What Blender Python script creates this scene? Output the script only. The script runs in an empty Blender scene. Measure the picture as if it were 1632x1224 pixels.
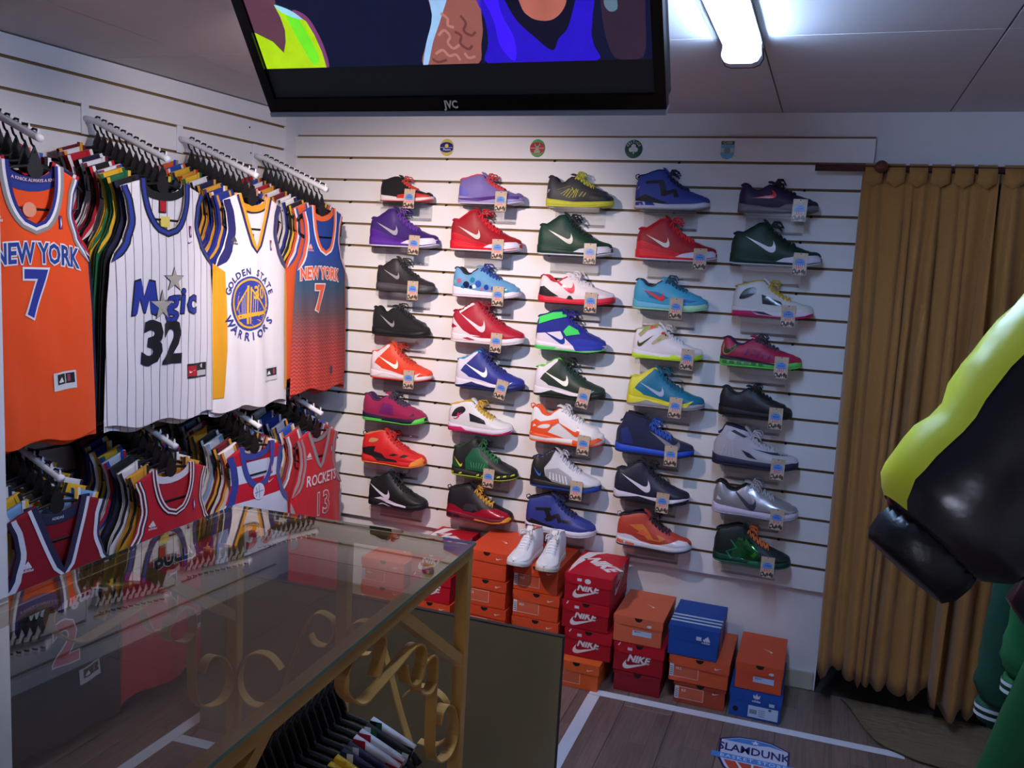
import bpy, bmesh, math, random
from math import sin, cos, pi, radians as RD, sqrt
from mathutils import Vector, Matrix
from mathutils.bvhtree import BVHTree
from mathutils.geometry import tessellate_polygon
random.seed(7)
C = bpy.context.scene.collection
SC = bpy.context.scene

# ------------------------------------------------------------------ camera
cam = bpy.data.cameras.new('camera')
cam.sensor_fit = 'HORIZONTAL'; cam.sensor_width = 36.0
cam.lens = 1394.83 / 1632 * 36.0
cam.clip_start = 0.05
camo = bpy.data.objects.new('camera', cam); C.objects.link(camo)
camo.matrix_world = Matrix(((0.938591, -0.097173, 0.331065, 2.50125),
                            (0.340569, 0.107103, -0.934099, -3.72118),
                            (0.055311, 0.989488, 0.133620, 1.69507),
                            (0, 0, 0, 1)))
SC.camera = camo

# ------------------------------------------------------------------ world, exposure
world = bpy.data.worlds.new('world'); SC.world = world; world.use_nodes = True
bg = world.node_tree.nodes['Background']
bg.inputs[0].default_value = (0.55, 0.6, 0.75, 1); bg.inputs[1].default_value = 0.02
vs = SC.view_settings
vs.view_transform = 'Standard'; vs.look = 'None'; vs.gamma = 1.0; vs.exposure = 0.1
vs.use_curve_mapping = False
# light levels of the lamps (their builders are further down)
TUBE_STRENGTH = 110.0
SPOT_MAIN = 135.0
SPOT_LEFT = 34.0
FILL_TUBE = 95.0  # level of the added fill fitting behind the camera

# ------------------------------------------------------------------ materials
MATS = {}
def srgb(c):
    return tuple((v / 255 / 12.92) if v / 255 <= 0.04045 else ((v / 255 + 0.055) / 1.055) ** 2.4 for v in c)
def mat(col, rough=0.6, metal=0.0, bump=0.0, scale=60.0, var=0.06, spec=0.4, coat=0.0, sheen=0.0, key=''):
    """procedural principled material: colour with a faint noise and an optional fine relief"""
    k = (tuple(col), rough, metal, bump, scale, var, spec, coat, sheen, key)
    if k in MATS: return MATS[k]
    m = bpy.data.materials.new('mat_%d' % len(MATS)); m.use_nodes = True
    nt = m.node_tree; b = nt.nodes['Principled BSDF']
    c = srgb(col)
    b.inputs['Roughness'].default_value = rough
    b.inputs['Metallic'].default_value = metal
    b.inputs['Specular IOR Level'].default_value = spec
    b.inputs['Coat Weight'].default_value = coat
    if sheen: b.inputs['Sheen Weight'].default_value = sheen
    tc = nt.nodes.new('ShaderNodeTexCoord')
    nz = nt.nodes.new('ShaderNodeTexNoise'); nz.inputs['Scale'].default_value = scale; nz.inputs['Detail'].default_value = 3
    nt.links.new(tc.outputs['Object'], nz.inputs['Vector'])
    mx = nt.nodes.new('ShaderNodeMix'); mx.data_type = 'RGBA'
    mx.inputs['A'].default_value = tuple(v * (1 - var) for v in c) + (1,)
    mx.inputs['B'].default_value = tuple(min(1, v * (1 + var)) for v in c) + (1,)
    nt.links.new(nz.outputs['Fac'], mx.inputs['Factor'])
    nt.links.new(mx.outputs['Result'], b.inputs['Base Color'])
    if bump:
        bp = nt.nodes.new('ShaderNodeBump'); bp.inputs['Strength'].default_value = bump; bp.inputs['Distance'].default_value = 0.002
        nt.links.new(nz.outputs['Fac'], bp.inputs['Height']); nt.links.new(bp.outputs['Normal'], b.inputs['Normal'])
    MATS[k] = m
    return m
def fab(col): return mat(col, rough=0.75, bump=0.25, scale=700, var=0.05, spec=0.25, sheen=0.15)
def leather(col): return mat(col, rough=0.5, bump=0.15, scale=350, var=0.08, spec=0.35)
def gloss(col): return mat(col, rough=0.22, var=0.03, spec=0.5)
def rubber(col): return mat(col, rough=0.55, var=0.05, spec=0.3)
def plastic(col): return mat(col, rough=0.4, var=0.03, spec=0.45)
def card(col): return mat(col, rough=0.55, bump=0.06, scale=90, var=0.05, spec=0.3)
def metalm(col, r=0.35): return mat(col, rough=r, metal=0.9, var=0.05)
def emit(col, s, name='emit'):
    k = (tuple(col), s, name)
    if k in MATS: return MATS[k]
    m = bpy.data.materials.new(name); m.use_nodes = True
    nt = m.node_tree; b = nt.nodes['Principled BSDF']
    c = srgb(col) + (1,)
    b.inputs['Base Color'].default_value = (0.02, 0.02, 0.02, 1)
    tc = nt.nodes.new('ShaderNodeTexCoord'); nz = nt.nodes.new('ShaderNodeTexNoise'); nz.inputs['Scale'].default_value = 35
    nt.links.new(tc.outputs['Object'], nz.inputs['Vector'])
    mx = nt.nodes.new('ShaderNodeMix'); mx.data_type = 'RGBA'
    mx.inputs['A'].default_value = tuple(v * 0.8 for v in c[:3]) + (1,); mx.inputs['B'].default_value = tuple(v * 1.2 for v in c[:3]) + (1,)
    nt.links.new(nz.outputs['Fac'], mx.inputs['Factor']); nt.links.new(mx.outputs['Result'], b.inputs['Emission Color'])
    b.inputs['Emission Strength'].default_value = s
    MATS[k] = m
    return m
def clear(name, tint, refl_rough, ior, base=0.0):
    """thin clear sheet: transparent with fresnel reflection"""
    m = bpy.data.materials.new(name); m.use_nodes = True
    nt = m.node_tree; nt.nodes.clear()
    out = nt.nodes.new('ShaderNodeOutputMaterial')
    tr = nt.nodes.new('ShaderNodeBsdfTransparent'); tr.inputs['Color'].default_value = tint + (1,)
    gl = nt.nodes.new('ShaderNodeBsdfGlossy'); gl.inputs['Roughness'].default_value = refl_rough
    lw_ = nt.nodes.new('ShaderNodeLayerWeight'); lw_.inputs['Blend'].default_value = 0.5
    pw = nt.nodes.new('ShaderNodeMath'); pw.operation = 'POWER'; pw.inputs[1].default_value = 5.0
    nt.links.new(lw_.outputs['Facing'], pw.inputs[0])
    f0 = ((ior - 1) / (ior + 1)) ** 2 + base
    ad = nt.nodes.new('ShaderNodeMath'); ad.operation = 'MULTIPLY_ADD'; ad.inputs[1].default_value = 1 - f0; ad.inputs[2].default_value = f0; ad.use_clamp = True
    mx = nt.nodes.new('ShaderNodeMixShader')
    nt.links.new(pw.outputs[0], ad.inputs[0]); nt.links.new(ad.outputs[0], mx.inputs['Fac'])
    nt.links.new(tr.outputs[0], mx.inputs[1]); nt.links.new(gl.outputs[0], mx.inputs[2])
    nt.links.new(mx.outputs[0], out.inputs['Surface'])
    return m

# ------------------------------------------------------------------ object helpers
def thing(name, label, cat, loc=(0, 0, 0), rot=(0, 0, 0), group=None):
    o = bpy.data.objects.new(name, None); C.objects.link(o)
    o.empty_display_size = 0.05
    o.location = loc; o.rotation_euler = rot
    o['label'] = label; o['category'] = cat
    if group: o['group'] = group
    return o
def tag(o, label, cat, group=None):
    o['label'] = label; o['category'] = cat
    if group: o['group'] = group
    return o
def obj(name, vf, m, parent=None, smooth=False, loc=None, rot=None):
    v, f = vf[0], vf[1]
    me = bpy.data.meshes.new(name); me.from_pydata([tuple(p) for p in v], [], f)
    ms = m if isinstance(m, (list, tuple)) else [m]
    for x in ms: me.materials.append(x)
    if len(vf) > 2 and vf[2]: me.polygons.foreach_set('material_index', vf[2])
    if smooth: me.polygons.foreach_set('use_smooth', [True] * len(me.polygons))
    me.update()
    o = bpy.data.objects.new(name, me); C.objects.link(o)
    if parent: o.parent = parent
    if loc: o.location = loc
    if rot: o.rotation_euler = rot
    return o
def inst(name, src, parent=None, loc=None, rot=None, scale=None):
    o = bpy.data.objects.new(name, src.data); C.objects.link(o)
    if parent: o.parent = parent
    if loc: o.location = loc
    if rot: o.rotation_euler = rot
    if scale: o.scale = scale
    return o
def join(*vfs):
    V, F, M = [], [], []
    for i, vf in enumerate(vfs):
        n = len(V); V += list(vf[0]); F += [tuple(k + n for k in f) for f in vf[1]]
        M += list(vf[2]) if len(vf) > 2 and vf[2] else [0] * len(vf[1])
    return V, F, M
def xf(vf, mtx):
    return ([mtx @ Vector(p) for p in vf[0]],) + tuple(vf[1:])
def box(x0, x1, y0, y1, z0, z1, bev=0.0, seg=1):
    if bev:
        bm = bmesh.new()
        vs_ = [bm.verts.new(p) for p in [(x0, y0, z0), (x1, y0, z0), (x1, y1, z0), (x0, y1, z0), (x0, y0, z1), (x1, y0, z1), (x1, y1, z1), (x0, y1, z1)]]
        for f in [(3, 2, 1, 0), (4, 5, 6, 7), (0, 1, 5, 4), (1, 2, 6, 5), (2, 3, 7, 6), (3, 0, 4, 7)]: bm.faces.new([vs_[i] for i in f])
        bmesh.ops.bevel(bm, geom=bm.edges[:], offset=bev, segments=seg, affect='EDGES', profile=0.5)
        bm.verts.index_update()
        r = ([v.co.copy() for v in bm.verts], [tuple(v.index for v in f.verts) for f in bm.faces]); bm.free(); return r
    return ([(x0, y0, z0), (x1, y0, z0), (x1, y1, z0), (x0, y1, z0), (x0, y0, z1), (x1, y0, z1), (x1, y1, z1), (x0, y1, z1)],
            [(3, 2, 1, 0), (4, 5, 6, 7), (0, 1, 5, 4), (1, 2, 6, 5), (2, 3, 7, 6), (3, 0, 4, 7)])
def loft(rings, closed=True, caps=True, loop=False):
    n = len(rings[0]); V = [p for r in rings for p in r]; F = []
    m = len(rings)
    for i in range(m if loop else m - 1):
        a = i * n; b = ((i + 1) % m) * n
        for j in range(n if closed else n - 1):
            k = (j + 1) % n
            F.append((a + j, a + k, b + k, b + j))
    if caps and closed and not loop:
        F.append(tuple(reversed(range(n)))); F.append(tuple(range((m - 1) * n, m * n)))
    return V, F
def tube(path, r, seg=8, closed=False, taper=None):
    P = [Vector(p) for p in path]; n = len(P); rings = []
    up = None
    for i in range(n):
        if closed: t = (P[(i + 1) % n] - P[i - 1])
        else: t = P[min(i + 1, n - 1)] - P[max(i - 1, 0)]
        t.normalize()
        if up is None:
            up = Vector((0, 0, 1)) if abs(t.z) < 0.9 else Vector((1, 0, 0))
        s = t.cross(up)
        if s.length < 1e-5: s = t.cross(Vector((0.3, 1, 0.2)))
        s.normalize(); up = s.cross(t).normalized()
        rr = r if taper is None else r * taper[i]
        rings.append([P[i] + rr * (cos(2 * pi * j / seg) * s + sin(2 * pi * j / seg) * up) for j in range(seg)])
    return loft(rings, True, not closed, closed)
def ribbon(path2, w, t, plane):
    """flat bar swept along a 2D path (a,b) of a vertical plane; w across the plane, t thick; plane(a,b,d)->point"""
    rings = []; n = len(path2)
    for i in range(n):
        a0 = path2[max(i - 1, 0)]; a1 = path2[min(i + 1, n - 1)]
        tx, ty = a1[0] - a0[0], a1[1] - a0[1]; l = math.hypot(tx, ty) or 1
        nx, ny = -ty / l * t / 2, tx / l * t / 2
        a, b = path2[i]
        rings.append([plane(a + nx, b + ny, -w / 2), plane(a + nx, b + ny, w / 2), plane(a - nx, b - ny, w / 2), plane(a - nx, b - ny, -w / 2)])
    return loft(rings)
def lathe(prof, seg=20, axis='z'):
    rings = []
    for r, h in prof:
        ring = []
        for j in range(seg):
            a = 2 * pi * j / seg
            p = (r * cos(a), r * sin(a), h)
            if axis == 'y': p = (p[0], -p[2], p[1])
            if axis == 'x': p = (p[2], p[0], p[1])
            ring.append(p)
        rings.append(ring)
    return loft(rings)
def crom(pts, n=6, closed=False):
    P = [Vector(p) for p in pts]; out = []; m = len(P)
    for i in range(m if closed else m - 1):
        if closed: p0, p1, p2, p3 = P[i - 1], P[i], P[(i + 1) % m], P[(i + 2) % m]
        else: p0, p1, p2, p3 = P[max(i - 1, 0)], P[i], P[i + 1], P[min(i + 2, m - 1)]
        for k in range(n):
            t = k / n
            out.append(0.5 * ((2 * p1) + (p2 - p0) * t + (2 * p0 - 5 * p1 + 4 * p2 - p3) * t * t + (3 * p1 - p0 - 3 * p2 + p3) * t ** 3))
    if not closed: out.append(P[-1])
    return out
def interp(cp, x):
    if x <= cp[0][0]: return cp[0][1]
    for (a, b), (c, d) in zip(cp, cp[1:]):
        if x <= c:
            t = (x - a) / (c - a); t = t * t * (3 - 2 * t) * 0.5 + t * 0.5
            return b + (d - b) * t
    return cp[-1][1]

# ---- flat prints: 2D triangle meshes in (x,z) and their mapping onto a surface
def poly2(pts):
    P = [Vector((p[0], p[1], 0)) for p in pts]
    tris = tessellate_polygon([P])
    return [(p[0], p[1]) for p in pts], [tuple(t) for t in tris]
def subdiv(vf, L):
    V = [tuple(v) for v in vf[0]]; T = []
    for f in vf[1]:
        for k in range(1, len(f) - 1): T.append((f[0], f[k], f[k + 1]))
    for it in range(7):
        mid = {}; out = []; ch = False
        def m_(a, b):
            k = (min(a, b), max(a, b))
            if k in mid: return mid[k]
            if math.dist(V[a], V[b]) > L:
                V.append(tuple((p + q) / 2 for p, q in zip(V[a], V[b]))); mid[k] = len(V) - 1
            else: mid[k] = None
            return mid[k]
        for a, b, c in T:
            x, y, z = m_(a, b), m_(b, c), m_(c, a)
            if x is None and y is None and z is None: out.append((a, b, c)); continue
            ch = True
            poly = [a] + ([x] if x is not None else []) + [b] + ([y] if y is not None else []) + [c] + ([z] if z is not None else [])
            if x is not None and y is not None and z is not None: out += [(a, x, z), (x, b, y), (z, y, c), (x, y, z)]
            else:
                s = next(i for i, q in enumerate(poly) if q in (x, y, z) and q is not None)
                p = poly[s:] + poly[:s]
                for k in range(1, len(p) - 1): out.append((p[0], p[k], p[k + 1]))
        T = out
        if not ch: break
    return V, T
TXT = {}
def text2(s, size=1.0, bold=0.0, shear=0.0, sx=1.0, spacing=1.0, align='CENTER'):
    k = (s, size, bold, shear, sx, spacing, align)
    if k in TXT: return TXT[k]
    cu = bpy.data.curves.new('t', 'FONT'); cu.body = s; cu.size = size; cu.offset = bold; cu.resolution_u = 2
    cu.align_x = align; cu.align_y = 'CENTER'; cu.space_character = spacing
    o = bpy.data.objects.new('t', cu)
    me = o.to_mesh()
    V = [((v.co.x + shear * v.co.y) * sx, v.co.y) for v in me.vertices]
    F = [tuple(p.vertices) for p in me.polygons]
    o.to_mesh_clear(); bpy.data.objects.remove(o); bpy.data.curves.remove(cu)
    TXT[k] = (V, F); return TXT[k]
def move2(vf, dx=0, dz=0, s=1.0, rot=0.0):
    c, n = cos(rot), sin(rot)
    return [((x * c - z * n) * s + dx, (x * n + z * c) * s + dz) for x, z in vf[0]], vf[1]
def arc_text(s, r, a0, a1, size, bold=0.0, inward=False):
    """letters spread on a circle from angle a0 to a1 (degrees)"""
    parts = []; n = len(s)
    for i, ch in enumerate(s):
        if ch == ' ': continue
        a = RD(a0 + (a1 - a0) * (i / max(1, n - 1)))
        parts.append(move2(text2(ch, size, bold), r * cos(a), r * sin(a), 1, a + (pi / 2 if inward else -pi / 2)))
    return join(*parts)[:2]
def flat(vf, y): return [(x, y, z) for x, z in vf[0]], [tuple(f) for f in vf[1]]
def ngon(n, r, cx=0, cz=0, sx=1.0, a0=0.0): return [(cx + r * sx * cos(a0 + 2 * pi * k / n), cz + r * sin(a0 + 2 * pi * k / n)) for k in range(n)]
def star(r, cx=0, cz=0, ri=0.4, a0=pi / 2): return [(cx + (r if k % 2 == 0 else r * ri) * cos(a0 + pi * k / 5), cz + (r if k % 2 == 0 else r * ri) * sin(a0 + pi * k / 5)) for k in range(10)]
SWOOSH = [(24, 7.8), (6.44, 15.28), (4.5, 15.95), (2.77, 16.2), (1.3, 15.9), (.34, 15.02), (.02, 14.2), (.06, 13.1), (.4, 11.9), (1.09, 10.63), (2, 9.4), (3.39, 7.83),
          (2.9, 8.7), (2.6, 9.68), (2.5, 10.9), (2.75, 11.75), (3.36, 12.31), (4.1, 12.6), (4.9, 12.7), (5.8, 12.63), (6.66, 12.45)]
def swoosh(cx, cz, w, flip=False, rot=0.0, fat=1.0):
    pts = [((x / 24 - 0.5) * (-1 if flip else 1), (12 - y) / 24 * fat) for x, y in SWOOSH]
    c, s = cos(rot), sin(rot)
    return [(cx + w * (x * c - z * s), cz + w * (x * s + z * c)) for x, z in pts]
def three_bars(cx, cz, w):
    """three slanted bars rising to the right"""
    out = []
    for k, h in enumerate((0.30, 0.52, 0.74)):
        x0 = cx - w / 2 + k * w * 0.30
        out.append(poly2([(x0, cz), (x0 + w * 0.24, cz), (x0 + w * 0.24 - 0 + 0 * h, cz + w * 0.08), (x0 + w * 0.24 - h * w * 0.42, cz + h * w), (x0 - h * w * 0.42 + w * 0.02, cz + h * w * 0.72)]))
    return join(*out)[:2]
# ================================================================== SETTING
def struct(o): o['kind'] = 'structure'; return o
ZC = 2.356                         # ceiling height
WALLP = mat((222, 218, 220), rough=0.55, bump=0.03, scale=25, var=0.03)
SLATW = mat((232, 228, 228), rough=0.42, bump=0.02, scale=20, var=0.02, spec=0.35)
MDF = mat((136, 108, 70), rough=0.85, bump=0.2, scale=300, var=0.12)
DARK = mat((16, 15, 16), rough=0.9)

def wood_mat(name, tone, seed):
    m = bpy.data.materials.new(name); m.use_nodes = True
    nt = m.node_tree; b = nt.nodes['Principled BSDF']; b.inputs['Roughness'].default_value = 0.38
    tc = nt.nodes.new('ShaderNodeTexCoord'); mp = nt.nodes.new('ShaderNodeMapping')
    mp.inputs['Location'].default_value = (seed * 1.7, seed * 3.1, 0); mp.inputs['Rotation'].default_value = (0, 0, pi / 2)
    nt.links.new(tc.outputs['Object'], mp.inputs['Vector'])
    br = nt.nodes.new('ShaderNodeTexBrick'); br.inputs['Scale'].default_value = 1.0
    br.inputs['Brick Width'].default_value = 0.34; br.inputs['Row Height'].default_value = 0.064
    br.inputs['Mortar Size'].default_value = 0.0012; br.offset = 0.43; br.inputs['Bias'].default_value = 0.0
    d = lambda k: tuple(srgb([v * k for v in tone])) + (1,)
    br.inputs['Color1'].default_value = d(0.90); br.inputs['Color2'].default_value = d(1.10); br.inputs['Mortar'].default_value = d(0.82)
    nt.links.new(mp.outputs[0], br.inputs['Vector'])
    mp2 = nt.nodes.new('ShaderNodeMapping'); mp2.inputs['Scale'].default_value = (28, 2.2, 1); mp2.inputs['Location'].default_value = (seed, seed * 2, 0)
    nt.links.new(tc.outputs['Object'], mp2.inputs['Vector'])
    nz = nt.nodes.new('ShaderNodeTexNoise'); nz.inputs['Scale'].default_value = 3.0; nz.inputs['Detail'].default_value = 6
    nt.links.new(mp2.outputs[0], nz.inputs['Vector'])
    rp = nt.nodes.new('ShaderNodeValToRGB'); rp.color_ramp.elements[0].position = 0.3; rp.color_ramp.elements[0].color = (0.72, 0.7, 0.68, 1)
    rp.color_ramp.elements[1].position = 0.75; rp.color_ramp.elements[1].color = (1.1, 1.1, 1.1, 1)
    nt.links.new(nz.outputs['Fac'], rp.inputs[0])
    mx = nt.nodes.new('ShaderNodeMix'); mx.data_type = 'RGBA'; mx.blend_type = 'MULTIPLY'; mx.inputs['Factor'].default_value = 1
    nt.links.new(br.outputs['Color'], mx.inputs['A']); nt.links.new(rp.outputs[0], mx.inputs['B'])
    nt.links.new(mx.outputs['Result'], b.inputs['Base Color'])
    return m
WOODS = [wood_mat('laminate_%d' % i, t, i + 1) for i, t in enumerate([(128, 106, 96), (134, 110, 100), (122, 101, 92), (130, 107, 97)])]
# floor slab and its laminate planks
floor = struct(obj('floor', box(-0.8, 4.3, -6.2, 0.0, -0.06, -0.006), WOODS[0]))
psrc = [obj('plank', box(-0.0955, 0.0955, -0.599, 0.599, -0.006, 0.0, 0.0012), w, floor) for w in WOODS]
used = [False] * 4
px0 = -0.13
for i in range(21):
    off = (0.37 * i) % 1.2
    for j in range(4):
        cx = px0 + 0.1925 * i; y1 = -0.004 - off * 0 + 0.6 - off; cy = y1 - 1.2 * j
        lo, hi = cy - 0.599, min(cy + 0.599, -0.004)
        if lo > -0.05 or hi < -3.2: continue
        k = random.randrange(4)
        if hi < cy + 0.598:
            obj('plank', box(cx - 0.0955, cx + 0.0955, lo, hi, -0.006, 0.0, 0.0012), WOODS[k], floor)
        elif not used[k]: psrc[k].location = (cx, cy, 0); used[k] = True
        else: inst('plank', psrc[k], floor, (cx, cy, 0))
# walls
def wall(name, *boxes, m=WALLP): return struct(obj(name, join(*[box(*b) for b in boxes]), m))
wall('wall_back', (-0.5, 2.60, 0.012, 0.10, -0.06, 2.5), (2.60, 3.55, 0.012, 0.10, 2.10, 2.5), (3.55, 4.3, 0.012, 0.10, -0.06, 2.5))
LW = RD(4.8)                        # the left wall is not square to the back wall
wl = wall('wall_left', (-0.10, 0.0, -6.6, 0.1, -0.06, 2.5))
wl.location = (0.018, 0, 0); wl.rotation_euler = (0, 0, -LW)
wall('wall_right', (4.2, 4.3, -6.2, 0.1, -0.06, 2.5))
wall('wall_front', (-0.9, 4.3, -6.3, -6.2, -0.06, 2.5))
wall('wall_partition', (-0.30, 0.34, -1.985, -1.905, 0, 2.35))
# dark back room behind the curtain
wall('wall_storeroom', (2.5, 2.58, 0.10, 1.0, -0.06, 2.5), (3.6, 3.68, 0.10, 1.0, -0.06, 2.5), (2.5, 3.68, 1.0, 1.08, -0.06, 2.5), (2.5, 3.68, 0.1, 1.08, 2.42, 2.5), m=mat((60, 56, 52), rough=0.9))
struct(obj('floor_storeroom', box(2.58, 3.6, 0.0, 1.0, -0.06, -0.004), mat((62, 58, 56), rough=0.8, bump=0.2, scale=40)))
struct(obj('baseboard_back', box(0.05, 2.592, 0.0, 0.012, 0.0, 0.075, 0.002), mat((176, 168, 150), rough=0.6)))
# ceiling with its panels
CEILM = mat((206, 200, 202), rough=0.55, bump=0.05, scale=8, var=0.03, spec=0.35)
ceil_ = struct(obj('ceiling', box(-0.9, 4.3, -6.3, 0.1, ZC + 0.012, ZC + 0.08), mat((120, 115, 112), rough=0.8)))
gx = [-0.9, -0.26, 0.36, 0.99, 1.62, 2.255, 2.857, 3.47, 4.3]; gy = [0.1, -1.14, -2.34, -3.54, -4.74, -6.3]
for a, b in zip(gx, gx[1:]):
    for c, d in zip(gy, gy[1:]):
        g = 0.0022
        obj('ceiling_panel', box(a + g, b - g, d + g, c - g, ZC, ZC + 0.011, 0.001), CEILM, ceil_)

# ---- slatwalls
SL = 0.1017; B0 = 0.4333; BW = 2.61
sw = thing('slatwall', 'white slatwall board covered with rows of shoes on clear shelves', 'slatwall', (0, 0, 0))
obj('backing', box(0, BW, 0.0, 0.0115, B0 + 0.001, B0 + 18 * SL - 0.001), MDF, sw)
def slat_mesh(w, h, d):
    v, f = box(0, w, -d, 0.001, 0, h)
    return v, f, [1, 1, 0, 0, 0, 0]
s0 = obj('slat', slat_mesh(BW, SL - 0.0105, 0.012), [SLATW, MDF], sw, loc=(0, 0, B0))
for k in range(1, 18): inst('slat', s0, sw, (0, 0, B0 + k * SL + (0.0005 if k else 0)))
scr = []
for k in range(1, 18):
    for q in range(5):
        x = 0.30 + 0.52 * q + 0.02 * sin(k * 3 + q * 5)
        scr.append(box(x, x + 0.009, -0.013, 0.0, B0 + k * SL - 0.0118, B0 + k * SL - 0.0035))
obj('screw_heads', join(*scr), DARK, sw)['kind'] = 'stuff'
# left wall slats
lw = thing('slatwall', 'white slatwall on the side wall behind the hanging jerseys', 'slatwall', (0.0185, 0, 0), (0, 0, -LW))
obj('backing', box(0.0, 0.006, -2.6, -0.112, 0.09, 2.352), MDF, lw)
def lslat(z0, z1):
    v, f = box(0.0055, 0.018, -2.6, -0.112, z0, z1); return v, f, [1, 1, 0, 0, 0, 0]
zt = 2.278; k = 0
obj('slat', lslat(zt + 0.006, 2.351), [SLATW, MDF], lw)
ls = obj('slat', lslat(-0.0915, 0.0), [SLATW, MDF], lw, loc=(0, 0, zt - 0.005))
while zt - 0.1017 * (k + 1) > 0.15:
    k += 1
    inst('slat', ls, lw, (0, 0, zt - 0.005 - 0.1017 * k))
scr = []
for yy, zz in ((-0.36, 2.24), (-0.35, 2.13), (-0.75, 2.176), (-1.3, 2.176), (-1.58, 2.176)):
    scr.append(xf(lathe([(0.004, 0), (0.004, 0.0015)], 8, 'x'), Matrix.Translation((0.018, yy, zz))))
obj('screw_heads', join(*scr), DARK, lw)['kind'] = 'stuff'

# ---- floor tape and floor sticker
TAPE = mat((226, 228, 236), rough=0.5, var=0.03)
def tape(lbl, pts):
    v, f = poly2(pts)
    V = [(x, y, 0.0004) for x, y in v] + [(x, y, 0.0012) for x, y in v]; n = len(v)
    F = [tuple(t) for t in f] + [tuple(i + n for i in t) for t in f] + [(i, (i + 1) % n, (i + 1) % n + n, i + n) for i in range(n)]
    o = obj('floor_tape', (V, F), TAPE); tag(o, lbl, 'floor tape', 'white court lines taped on the floor')
tape('white tape line on the floor along the shoe boxes', [(1.742, -0.442), (1.742, -0.397), (2.92, -0.370), (2.92, -0.412)])
tape('white tape line on the floor running from the box corner past the sticker', [(1.740, -0.445), (1.788, -0.445), (1.800, -2.4), (1.752, -2.4)])
tape('white tape line on the floor under the jersey racks', [(0.465, -2.6), (0.512, -2.6), (0.512, -1.16), (0.465, -1.16)])
tape('short white tape branch on the floor under the glass counter', [(0.5135, -1.42), (0.5135, -1.375), (0.80, -1.36), (0.80, -1.405)])
fs = thing('floor_sticker', 'blue and white shield sticker lettered SLAMDUNK on the floor', 'sticker', (2.405, -0.655, 0.0006), (0, 0, RD(1.5)))
def fl_(vf, h): return [(x, z, h) for x, z in vf[0]], [tuple(f) for f in vf[1]]
shield = [(-0.125, 0.10), (-0.06, 0.138), (0.0, 0.145), (0.06, 0.138), (0.125, 0.10), (0.122, -0.03), (0.10, -0.09), (0.06, -0.14), (0, -0.17), (-0.06, -0.14), (-0.10, -0.09), (-0.122, -0.03)]
NAVY = (30, 32, 92)
v, f = poly2(shield); n = len(v)
obj('base', ([(x, z, 0) for x, z in v] + [(x, z, 0.0008) for x, z in v], [tuple(reversed(t)) for t in f] + [tuple(i + n for i in t) for t in f] + [(i, (i + 1) % n, (i + 1) % n + n, i + n) for i in range(n)]), mat(NAVY, 0.4), fs)
sc_ = lambda s, pts: [(x * s, z * s) for x, z in pts]
obj('white_field', fl_(poly2(sc_(0.94, shield)), 0.0010), mat((206, 212, 232), 0.4), fs)
obj('blue_cap', fl_(poly2([(-0.108, 0.094), (-0.055, 0.125), (0, 0.131), (0.055, 0.125), (0.108, 0.094), (0.05, 0.108), (0, 0.094), (-0.05, 0.094)]), 0.0012), mat((70, 130, 205), 0.4), fs)
obj('star', fl_(poly2(star(0.017, 0.002, 0.112)), 0.0014), mat((235, 238, 245), 0.4), fs)
obj('ball', fl_(poly2([(-0.10, -0.042), (0.10, -0.042), (0.075, -0.10), (0.0, -0.15), (-0.075, -0.10)]), 0.0012), mat((196, 74, 52), 0.4), fs)
obj('ball_seams', fl_(join(poly2([(-0.004, -0.042), (0.004, -0.042), (0.004, -0.15), (-0.004, -0.15)]), poly2([(-0.06, -0.042), (-0.052, -0.042), (-0.035, -0.075), (-0.035, -0.12), (-0.043, -0.12), (-0.045, -0.075)]),
                           poly2([(0.06, -0.042), (0.052, -0.042), (0.035, -0.075), (0.035, -0.12), (0.043, -0.12), (0.045, -0.075)])), 0.0014), mat((225, 228, 236), 0.4), fs)
obj('ribbon', fl_(poly2([(-0.145, 0.0), (0.145, 0.0), (0.145, -0.036), (-0.145, -0.036)]), 0.0015), mat((74, 140, 210), 0.4), fs)
obj('lettering', fl_(move2(text2('SLAMDUNK', 0.072, 0.0016, sx=0.66), 0, 0.045), 0.0016), mat(NAVY, 0.4), fs)
obj('lettering', fl_(move2(text2('BASKET STORE', 0.030, 0.0004, sx=0.95, spacing=1.25), 0, -0.018), 0.0018), mat((215, 228, 245), 0.4), fs)

# ---- the four emblems on the top slat
def disc(r, t, sx=1.0, n=28): return [(x, -0.012, z) for x, z in ngon(n, r, sx=sx)] + [(x, -0.012 - t, z) for x, z in ngon(n, r * 0.94, sx=sx)], \
    [tuple(range(n)), tuple(reversed(range(n, 2 * n)))] + [(i, i + n, (i + 1) % n + n, (i + 1) % n) for i in range(n)]
def emblem(x, lbl, base, sx=1.0):
    t = thing('emblem', lbl, 'emblem', (x, -0.0006, 2.208), group='emblems on the top slat')
    obj('disc', disc(0.038, 0.004, sx), gloss(base), t); return t
def E_(t, name, pts_or_vf, col, lay=1):
    vf = pts_or_vf if isinstance(pts_or_vf, tuple) else poly2(pts_or_vf)
    obj(name, flat(vf, -0.0162 - 0.0006 * lay), gloss(col), t)
def lens(w, h): return [(w * cos(a), h * sin(a)) for a in [2 * pi * k / 24 for k in range(24)]]
e = emblem(0.812, 'round yellow emblem with a blue band and small ball on slat', (206, 190, 92), 0.9)
E_(e, 'band', [(max(-0.032, min(0.032, x)), z) for x, z in lens(0.036, 0.023)], (40, 44, 120)); E_(e, 'ball', ngon(16, 0.009, 0.001, 0.006), (222, 200, 70), 2)
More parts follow.
